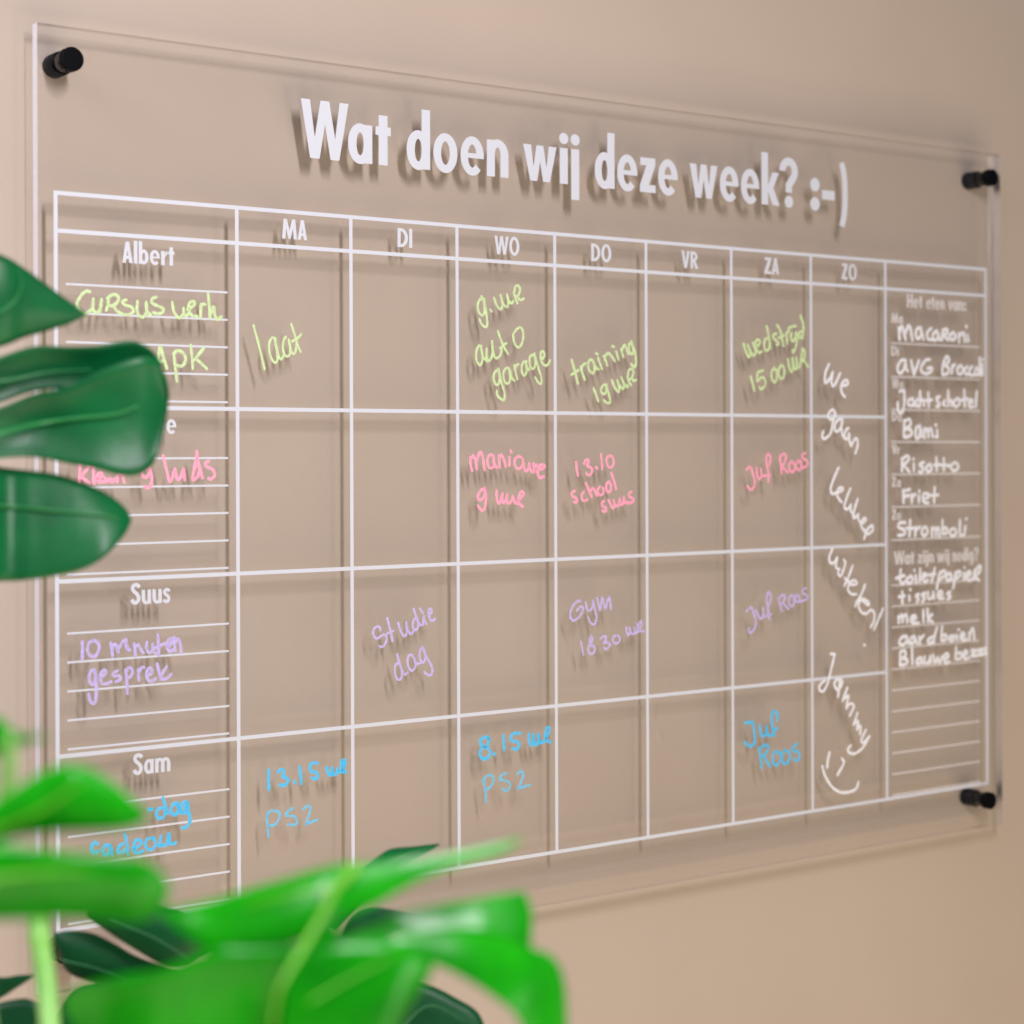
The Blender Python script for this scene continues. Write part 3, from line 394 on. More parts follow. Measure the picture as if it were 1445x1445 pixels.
["blue handwriting \"Juf Roos\" under ZA","blue",2.83,[[576.0,-375.0,583.4,-374.9],[583.4,-374.9,585.3,-380.9,586.0,-388.0,584.4,-393.0,580.0,-393.8,575.5,-390.4],[591.7,-378.2,592.1,-383.4,594.4,-387.1,597.9,-386.2,599.2,-379.7],[599.2,-380.2,599.5,-384.9,602.4,-387.5,605.7,-387.3],[610.9,-376.0,611.2,-371.3,607.9,-368.4,605.0,-370.3,604.7,-375.9,606.3,-382.2,607.3,-387.5],[605.7,-383.6,610.9,-382.6],[590.9,-396.4,592.2,-403.6,593.5,-412.6],[591.2,-396.9,597.3,-394.6,600.5,-395.9,599.3,-400.4,594.1,-403.7],[597.3,-405.0,602.6,-412.1],[611.6,-401.1,607.1,-401.6,605.8,-407.2,608.4,-411.7,612.3,-410.6,614.9,-405.6,611.6,-401.1],[619.5,-400.8,616.2,-403.4,616.3,-409.6,620.2,-411.8,624.2,-408.9,624.5,-403.7,619.5,-400.8],[633.0,-396.8,628.1,-399.7,628.1,-401.6,634.1,-403.6,635.7,-407.5,633.4,-410.7,629.4,-408.9]]],
["white slanting handwriting \"We\" under ZO","white",2.65,[[670.8,-88.7,667.0,-95.4,666.2,-102.1,667.5,-103.9,672.1,-100.1,675.5,-94.9],[675.4,-95.3,674.3,-100.7,673.9,-103.7,676.5,-106.4,680.7,-101.1,684.2,-95.6],[685.9,-105.8,692.0,-105.1,693.3,-102.6,691.1,-101.1,686.8,-103.4,685.1,-107.7,686.0,-111.9,689.5,-114.9]]],
["white slanting handwriting \"gaan\" across the first row line under ZO","white",2.66,[[678.3,-128.4,675.3,-125.8,670.6,-128.6,670.2,-132.2,674.0,-134.0,677.9,-131.5,678.3,-127.8],[677.4,-129.7,675.3,-137.0,672.4,-145.5,665.6,-149.8,663.0,-147.4,664.3,-143.7],[686.1,-133.8,681.8,-133.9,678.3,-137.5,677.5,-142.4,681.0,-143.6,685.3,-139.3,686.5,-133.8],[685.2,-138.1,686.1,-145.4,688.8,-149.6],[693.9,-141.0,690.9,-142.3,688.8,-147.2,691.4,-150.2,694.8,-146.5],[694.0,-145.3,694.9,-151.4,696.6,-155.6],[697.1,-155.3,701.0,-150.1,704.0,-150.1,704.5,-155.6,701.9,-161.7]]],
["white slanting handwriting \"lekker\" in the second row of the ZO column","white",2.67,[[681.7,-173.8,676.0,-182.9,672.5,-190.9,674.6,-195.0,680.4,-194.0],[681.1,-194.0,686.8,-192.1,685.4,-190.0,681.1,-191.5,680.4,-197.1,685.4,-202.2],[695.5,-191.1,690.5,-200.2,688.3,-206.3,692.7,-207.9,696.3,-204.4],[696.0,-204.9,695.6,-208.4,697.8,-211.5],[704.3,-199.9,700.0,-209.5,699.3,-215.6,705.1,-212.6],[704.4,-213.1,705.8,-217.8,709.5,-219.9,713.9,-217.9,712.4,-215.8,708.1,-219.8,710.3,-225.0,714.0,-226.1],[711.8,-233.2,715.4,-226.1,721.3,-222.1,722.1,-226.3,716.9,-229.2,712.5,-227.1]]],
["white slanting handwriting with exclamation mark in the third row of the ZO column","white",2.67,[[674.2,-240.4,670.6,-247.3,672.1,-251.9,676.4,-251.5,679.9,-247.6],[679.8,-248.1,678.5,-255.6,682.8,-257.8],[687.8,-249.9,689.3,-253.0,685.0,-261.9,682.2,-262.8,680.7,-259.8],[698.0,-255.3,693.0,-264.2,688.0,-271.2],[688.6,-265.1,695.2,-269.4],[693.7,-270.4,702.5,-270.7,701.0,-267.6,695.2,-268.4,692.3,-274.4,696.7,-278.6,702.5,-278.9],[712.7,-271.6,708.4,-279.1,702.5,-286.0,701.1,-289.0],[702.5,-285.0,709.9,-283.2,717.2,-286.6,715.8,-288.6,708.4,-284.2,704.8,-288.1,708.4,-294.4,714.3,-295.7],[714.3,-295.7,720.2,-292.9,723.9,-296.2,723.2,-302.3,719.5,-307.3],[734.3,-292.5,729.2,-300.5,723.3,-309.5]]],
["white dot under the exclamation mark in the ZO column","white",2.69,[[711.4,-321.5,712.3,-322.0]]],
["white slanting handwriting \"Jammy\" at the foot of the ZO column","white",2.67,[[671.8,-326.5,676.6,-327.2],[676.6,-327.2,673.2,-336.7,667.8,-350.9,662.4,-356.8,658.3,-354.1,660.3,-350.4,665.0,-348.3],[684.3,-349.1,678.7,-348.2,676.0,-352.4,680.2,-356.6,685.0,-352.1,684.3,-348.6],[682.2,-350.9,680.2,-362.4],[691.2,-355.9,685.7,-366.2],[687.1,-364.9,692.7,-362.4,691.3,-367.1,689.9,-372.9],[689.9,-372.9,694.1,-369.3,699.0,-371.6,694.1,-379.1],[703.2,-377.8,698.4,-387.2],[699.1,-386.3,703.9,-384.7,702.6,-391.5],[702.6,-391.5,706.8,-388.9,706.1,-395.7],[713.1,-392.8,707.5,-400.7,710.4,-402.9,716.7,-398.6],[717.4,-398.6,709.7,-406.8,701.3,-410.9,694.3,-410.3,691.5,-407.1,695.0,-404.0]]],
["white drawn smiling face at the foot of the ZO column","white",2.65,[[670.1,-407.6,668.1,-413.7,667.2,-419.5],[684.6,-413.8,686.7,-417.9,679.1,-426.9],[661.7,-418.0,664.8,-426.0,672.3,-435.4,682.0,-441.3,693.1,-442.4,701.4,-440.3,703.9,-435.2]]],
["white handwriting \"macaroni\" first in the meal list","white",3.2,[[754.9,-55.6,755.9,-65.5],[755.9,-59.5,759.3,-54.0,763.2,-65.2],[762.7,-60.6,768.1,-53.0,772.1,-65.6],[782.9,-55.1,777.9,-55.3,776.0,-60.7,778.9,-64.0,782.9,-60.4,782.8,-54.4],[783.4,-57.7,785.9,-64.4],[795.8,-54.5,790.8,-58.1,791.3,-63.5,797.8,-64.3],[802.8,-57.0,798.8,-58.5,797.8,-63.2,801.9,-64.4,804.9,-60.3,802.8,-56.3],[804.9,-59.6,806.9,-64.3],[810.4,-55.3,809.4,-64.2],[810.4,-56.0,815.9,-54.4,816.0,-57.8,810.9,-60.0],[811.9,-60.0,817.0,-63.9],[823.1,-57.5,819.0,-60.4,822.1,-63.7,827.2,-61.4,825.1,-57.4,823.1,-57.2],[831.3,-57.2,831.8,-65.4],[831.8,-59.9,837.4,-56.9,839.5,-64.4],[842.6,-58.8,843.7,-64.2],[841.0,-51.0,841.5,-51.6]]],
["white handwriting \"AVG Broccoli\" in the meal list","white",3.21,[[762.3,-82.6,757.5,-83.4,753.1,-89.5,755.6,-94.1,760.4,-91.3,763.3,-84.6],[763.3,-83.2,763.8,-89.9,765.8,-91.8],[770.2,-83.0,773.7,-95.0],[773.7,-95.0,780.0,-82.7],[793.9,-81.3,788.0,-82.5,782.5,-89.3,786.0,-93.6,794.0,-92.4,796.5,-88.3,791.0,-89.1],[813.0,-80.3,810.0,-87.2,809.6,-94.0],[811.0,-84.5,815.1,-78.2,818.6,-81.5,813.1,-86.4],[813.1,-86.4,818.2,-88.3,816.2,-93.1,810.1,-94.0],[822.7,-85.5,821.7,-93.0],[822.2,-88.2,826.3,-84.7],[832.4,-85.9,828.9,-89.4,831.5,-93.4,836.6,-90.5,834.5,-85.8,831.9,-85.9],[842.8,-86.2,838.6,-89.1,840.7,-93.2,844.9,-92.4],[849.0,-86.1,844.8,-89.6,846.9,-93.7,852.1,-92.9],[855.2,-86.6,852.1,-90.1,854.2,-93.5,857.9,-90.6,855.2,-86.6],[858.8,-78.2,859.4,-93.4],[862.5,-83.6,862.1,-93.3],[863.0,-79.4,863.2,-79.8]]],
["white handwriting \"Jachtschotel\" in the meal list","white",3.19,[[755.7,-109.4,761.5,-108.6],[761.5,-108.6,761.6,-119.3,758.7,-127.3,753.8,-126.1,753.3,-118.8],[771.3,-115.1,766.4,-117.2,767.4,-121.2,772.3,-120.4,772.3,-115.1],[772.3,-117.1,773.8,-121.7],[778.2,-115.6,775.8,-118.4,776.8,-121.7,780.2,-121.0],[781.2,-108.9,781.2,-121.6],[781.7,-117.6,785.2,-116.2,786.2,-120.9],[791.6,-110.0,792.2,-122.1],[787.2,-116.8,796.1,-116.0],[806.1,-113.1,802.1,-114.5,804.2,-117.8,806.2,-120.5,802.2,-121.9],[813.2,-116.3,810.2,-119.1,813.3,-121.1],[817.3,-108.1,817.3,-121.0],[817.8,-116.9,821.4,-116.2,821.9,-120.9],[828.5,-114.7,824.4,-117.5,826.5,-121.5,831.6,-119.4,830.6,-114.6,828.0,-114.7],[838.2,-106.9,838.8,-121.3],[833.6,-115.9,842.9,-114.4],[844.0,-118.5,849.1,-117.0,847.1,-115.0,844.0,-117.8,846.1,-121.9,850.2,-121.1],[854.8,-108.0,853.3,-121.1]]],
["white handwriting \"Bami\" in the meal list","white",3.17,[[761.3,-134.1,760.8,-147.6],[761.3,-134.9,767.9,-132.9,769.0,-137.8,762.4,-140.9],[762.4,-140.9,770.1,-142.3,769.1,-146.8,761.4,-148.4],[781.2,-138.4,776.2,-140.7,775.7,-148.3,779.0,-149.0,781.2,-143.7,781.2,-138.4],[781.8,-140.7,783.5,-148.2],[786.2,-140.6,786.8,-148.9],[786.8,-143.6,790.2,-140.6,791.9,-148.1],[791.9,-143.6,795.2,-140.5,796.9,-148.1],[802.6,-142.0,803.2,-148.1,800.3,-147.3],[800.8,-137.4,801.6,-138.0]]],
["white handwriting \"Risotto\" in the meal list","white",3.18,[[758.7,-166.4,758.2,-176.9],[758.2,-167.1,764.7,-164.1,767.0,-167.1,759.3,-172.4],[760.9,-172.4,767.6,-177.7],[773.1,-170.9,773.1,-176.9],[772.5,-166.7,772.7,-167.1],[785.8,-169.8,780.3,-171.6,784.8,-174.7,782.5,-178.5,779.8,-177.7],[792.6,-171.7,788.7,-173.9,790.4,-177.7,795.4,-176.2,793.7,-171.7,792.0,-171.7],[801.6,-165.6,802.2,-177.0],[798.2,-172.1,806.7,-171.7],[811.2,-166.3,811.3,-177.0],[806.7,-172.1,820.9,-173.0],[824.9,-170.2,820.4,-173.2,823.3,-177.5,830.1,-174.8,827.8,-170.6,824.4,-170.2]]],
["white handwriting \"Friet\" in the meal list","white",3.16,[[760.0,-193.4,760.0,-203.9],[759.4,-194.1,768.2,-192.7],[760.0,-198.6,767.1,-197.9],[770.4,-197.2,770.5,-204.0],[770.4,-199.5,774.9,-196.9],[779.3,-198.1,779.3,-204.1],[779.8,-194.3,780.1,-194.6],[784.9,-201.2,791.6,-199.7,790.5,-196.7,784.9,-197.4,784.9,-203.4,791.6,-204.7],[799.4,-191.4,798.4,-204.4],[793.8,-198.2,804.0,-198.0]]],
["white handwriting \"Stromboli\" last in the meal list","white",3.19,[[762.3,-220.8,755.2,-221.0,754.1,-224.7,760.7,-227.1,760.7,-230.9,753.1,-231.5],[768.3,-219.0,767.3,-232.5],[763.4,-225.7,772.8,-225.9],[775.0,-225.2,774.5,-232.7],[775.0,-227.4,780.6,-224.9],[786.1,-225.4,782.8,-228.4,785.1,-232.9,790.1,-230.0,788.4,-225.4,785.6,-225.4],[795.7,-226.4,795.7,-233.2],[796.2,-227.9,799.6,-226.4,800.8,-233.3],[800.8,-228.7,804.1,-226.5,805.3,-234.2],[809.2,-219.8,809.3,-232.0],[809.3,-228.9,813.2,-226.0,815.5,-230.6,809.8,-232.0],[822.4,-227.7,818.4,-229.9,821.3,-233.8,827.0,-231.6,824.7,-227.7,821.8,-227.7],[832.1,-220.2,831.6,-232.5,835.1,-233.3],[839.1,-225.7,837.4,-233.4],[840.2,-219.2,840.5,-219.6]]],
["white handwriting \"toiletpapier\" first in the shopping list","white",3.2,[[756.3,-260.8,755.2,-269.4,758.7,-272.7,761.0,-271.2],[750.6,-267.7,760.9,-265.7],[767.9,-266.7,763.3,-269.7,766.8,-272.7,771.4,-270.0,769.1,-266.4],[774.9,-266.2,775.5,-272.6],[773.1,-261.8,773.4,-262.2],[780.7,-260.8,779.6,-271.9],[782.6,-269.7,787.8,-266.7,785.5,-265.0,783.1,-268.9,786.7,-272.2,790.2,-270.7],[799.1,-261.0,795.0,-272.5],[790.2,-266.7,799.7,-265.9],[805.7,-264.9,803.3,-272.8,801.6,-279.2],[804.5,-267.2,810.4,-263.4,812.9,-266.7,805.7,-271.3],[818.9,-266.1,814.1,-267.6,815.3,-272.5,820.1,-270.2,819.5,-266.2],[819.6,-266.6,821.3,-271.9],[826.1,-265.6,824.4,-273.6,822.6,-279.2],[825.5,-267.2,831.0,-264.9,832.2,-268.2,826.2,-271.3],[837.1,-266.8,836.5,-272.4],[837.7,-261.9,837.9,-262.2],[839.6,-270.9,845.7,-267.9,843.2,-265.4,839.6,-269.3,843.3,-273.5,848.2,-272.1],[851.2,-264.8,849.4,-272.9],[850.6,-266.4,858.0,-260.9,858.0,-265.9,851.9,-270.6,856.8,-273.6]]],
["white handwriting \"tissues\" in the shopping list","white",3.17,[[758.1,-279.8,758.2,-289.3],[754.1,-283.6,761.0,-283.1],[766.8,-283.4,766.9,-287.3],[768.0,-277.9,768.2,-278.2],[779.1,-282.3,775.0,-283.7,778.5,-286.2,776.2,-289.3],[786.7,-281.8,782.6,-283.2,786.2,-285.8,783.2,-289.2],[790.3,-281.1,790.3,-285.9,794.5,-286.9,797.4,-281.4],[797.4,-281.8,798.0,-287.1],[802.2,-284.8,808.8,-284.3,806.9,-281.0,802.8,-283.3,804.6,-287.4,810.6,-287.6],[819.0,-282.3,814.8,-283.7,819.6,-286.4,815.4,-288.6]]],
["white handwriting \"melk\" in the shopping list","white",3.16,[[753.1,-300.1,753.7,-305.7],[753.6,-301.8,757.7,-299.2,758.3,-305.1],[758.2,-302.0,762.9,-299.0,764.1,-305.8],[768.1,-304.0,775.1,-302.8,772.8,-300.3,768.7,-302.5,770.5,-306.5,778.6,-307.0],[784.5,-296.1,784.5,-306.5],[789.8,-295.5,790.4,-306.7],[795.7,-300.6,790.4,-303.5],[790.4,-303.5,796.4,-307.8]]],
["white handwriting \"aardbeien\" in the shopping list","white",3.2,[[762.4,-317.2,756.6,-318.5,754.3,-323.1,758.9,-324.6,763.6,-321.3,763.0,-317.3],[763.1,-317.7,765.9,-323.8],[772.9,-317.8,768.2,-319.9,768.2,-324.3,772.9,-322.6,772.9,-317.8],[773.1,-318.2,776.4,-324.8],[779.3,-318.9,779.9,-325.0],[779.9,-321.4,785.2,-317.7],[796.4,-319.9,790.5,-322.0,791.7,-325.6,796.4,-323.9],[801.7,-312.1,798.8,-319.2,797.6,-325.6],[808.3,-311.7,807.2,-323.7],[807.7,-320.5,813.1,-319.2,813.2,-323.2,808.4,-324.1],[820.4,-320.4,816.8,-322.6,821.6,-324.9,824.0,-321.4,820.4,-320.4],[827.0,-319.9,827.7,-324.8],[829.4,-315.6,829.7,-316.0],[832.5,-322.7,837.4,-321.3,834.9,-318.7,831.9,-321.8,835.0,-325.2,839.9,-324.7],[843.5,-319.2,843.6,-325.3],[844.1,-321.7,848.4,-315.4,850.3,-325.3]]],
["white handwriting \"Blauwe bezzen\" last in the shopping list","white",3.19,[[755.5,-330.3,755.0,-341.3],[755.5,-330.3,761.3,-329.8,761.3,-334.6,756.1,-335.8],[756.1,-335.8,763.6,-337.1,762.5,-341.0,755.0,-341.7],[770.0,-328.0,770.4,-341.5],[780.6,-336.5,775.9,-338.6,776.5,-341.9,781.2,-340.6,781.2,-336.6],[781.3,-337.0,783.5,-342.3],[785.9,-336.1,785.9,-340.9,790.6,-342.0,792.9,-336.5],[793.0,-336.9,793.6,-342.1],[796.5,-335.9,798.9,-342.5,802.5,-337.9],[802.5,-338.0,804.9,-342.9,808.4,-337.4],[810.9,-340.0,816.3,-338.7,814.4,-335.4,810.8,-337.6,812.1,-343.3,817.5,-342.8],[826.5,-330.4,825.3,-340.9],[826.5,-336.9,832.6,-335.7,832.6,-340.5,825.9,-341.3],[836.3,-338.3,841.2,-337.0,838.7,-334.4,835.7,-337.5,837.5,-341.6,843.6,-341.2],[846.1,-334.8,852.2,-335.2,846.1,-339.7,854.7,-339.8],[854.7,-335.3,860.9,-334.9,856.0,-339.5,862.2,-339.1],[863.4,-334.2,865.9,-334.3,863.4,-339.1,867.2,-338.5]]]
]
def pen(bm, pts, w, lift):
    prof = [(-1, 0), (-.8, .6), (-.35, 1), (.35, 1), (.8, .6), (1, 0)]
    rows_ = []
    L = len(pts)
    # rounded start and end
    d0 = (pts[1] - pts[0]).normalized(); d1 = (pts[-1] - pts[-2]).normalized()
    seq = [(pts[0] - d0 * w * .98, .12), (pts[0] - d0 * w * .72, .72)] + [(q, 1.0) for q in pts] + [(pts[-1] + d1 * w * .72, .72), (pts[-1] + d1 * w * .98, .12)]
    for i, (q, k) in enumerate(seq):
        d = (seq[min(i + 1, len(seq) - 1)][0] - seq[max(i - 1, 0)][0])
        d = d.normalized() if d.length > 1e-9 else d0
        nn = Vector((-d.z, 0, d.x))
        kk = k * (1 + .10 * math.sin(i * 1.3 + lift * 9e4))
        rows_.append([bm.verts.new(q + nn * w * kk * a + Vector((0, -0.00016 - (0.00010 + lift) * h * (.4 + .6 * k), 0))) for a, h in prof])
    for i in range(len(rows_) - 1):
        for j in range(len(prof) - 1):
            bm.faces.new((rows_[i][j], rows_[i + 1][j], rows_[i + 1][j + 1], rows_[i][j + 1]))
for lab, ink, wd, strokes in NOTES:
    bm = bmesh.new()
    for si, st in enumerate(strokes):
        pts = [Vector((st[i] / 1000, 0, st[i + 1] / 1000)) for i in range(0, len(st), 2)]
        pen(bm, catmull(pts, 5), wd * .9 / 2000 * random.uniform(.92, 1.06), 0.000006 * (si % 7))
    part('drawn_face' if 'drawn' in lab else 'handwritten_note', bm, INK[ink], True, lab)

# four standoffs: barrel between wall and panel, cap in front
def lathe(bm, prof, seg=40):
    rings = []
    for r_, y in prof:
        rings.append([bm.verts.new((r_ * math.cos(2 * math.pi * k / seg), y, r_ * math.sin(2 * math.pi * k / seg))) for k in range(seg)])
    for i in range(len(rings) - 1):
        for k in range(seg):
            bm.faces.new((rings[i][k], rings[i][(k + 1) % seg], rings[i + 1][(k + 1) % seg], rings[i + 1][k]))
    bm.faces.new(rings[0]); bm.faces.new(rings[-1][::-1])
for x, z in ((0.0082, 0.0818), (0.8682, 0.0805), (0.8628, -0.4675), (0.0082, -0.4690)):
    bm = bmesh.new(); lathe(bm, [(.0070, WALL_Y - .0004), (.0075, WALL_Y - .001), (.0075, TH + .0016), (.0070, TH + .0008)])
    so = part('standoff', bm, black_m, True); so.location = OFF + Vector((x, 0, z))
    bm = bmesh.new(); lathe(bm, [(.0062, TH - .0002), (.0062, -.0012)]); part('collar', bm, ring_m, True, parent=so)
    bm = bmesh.new(); lathe(bm, [(.0070, -.0010), (.0075, -.0016), (.0075, -.0072), (.0072, -.0078), (.0066, -.0080)]); part('cap', bm, black_m, True, parent=so)
    for o in [so] + list(so.children):
        md = o.modifiers.new('split', 'EDGE_SPLIT'); md.split_angle = R(40)

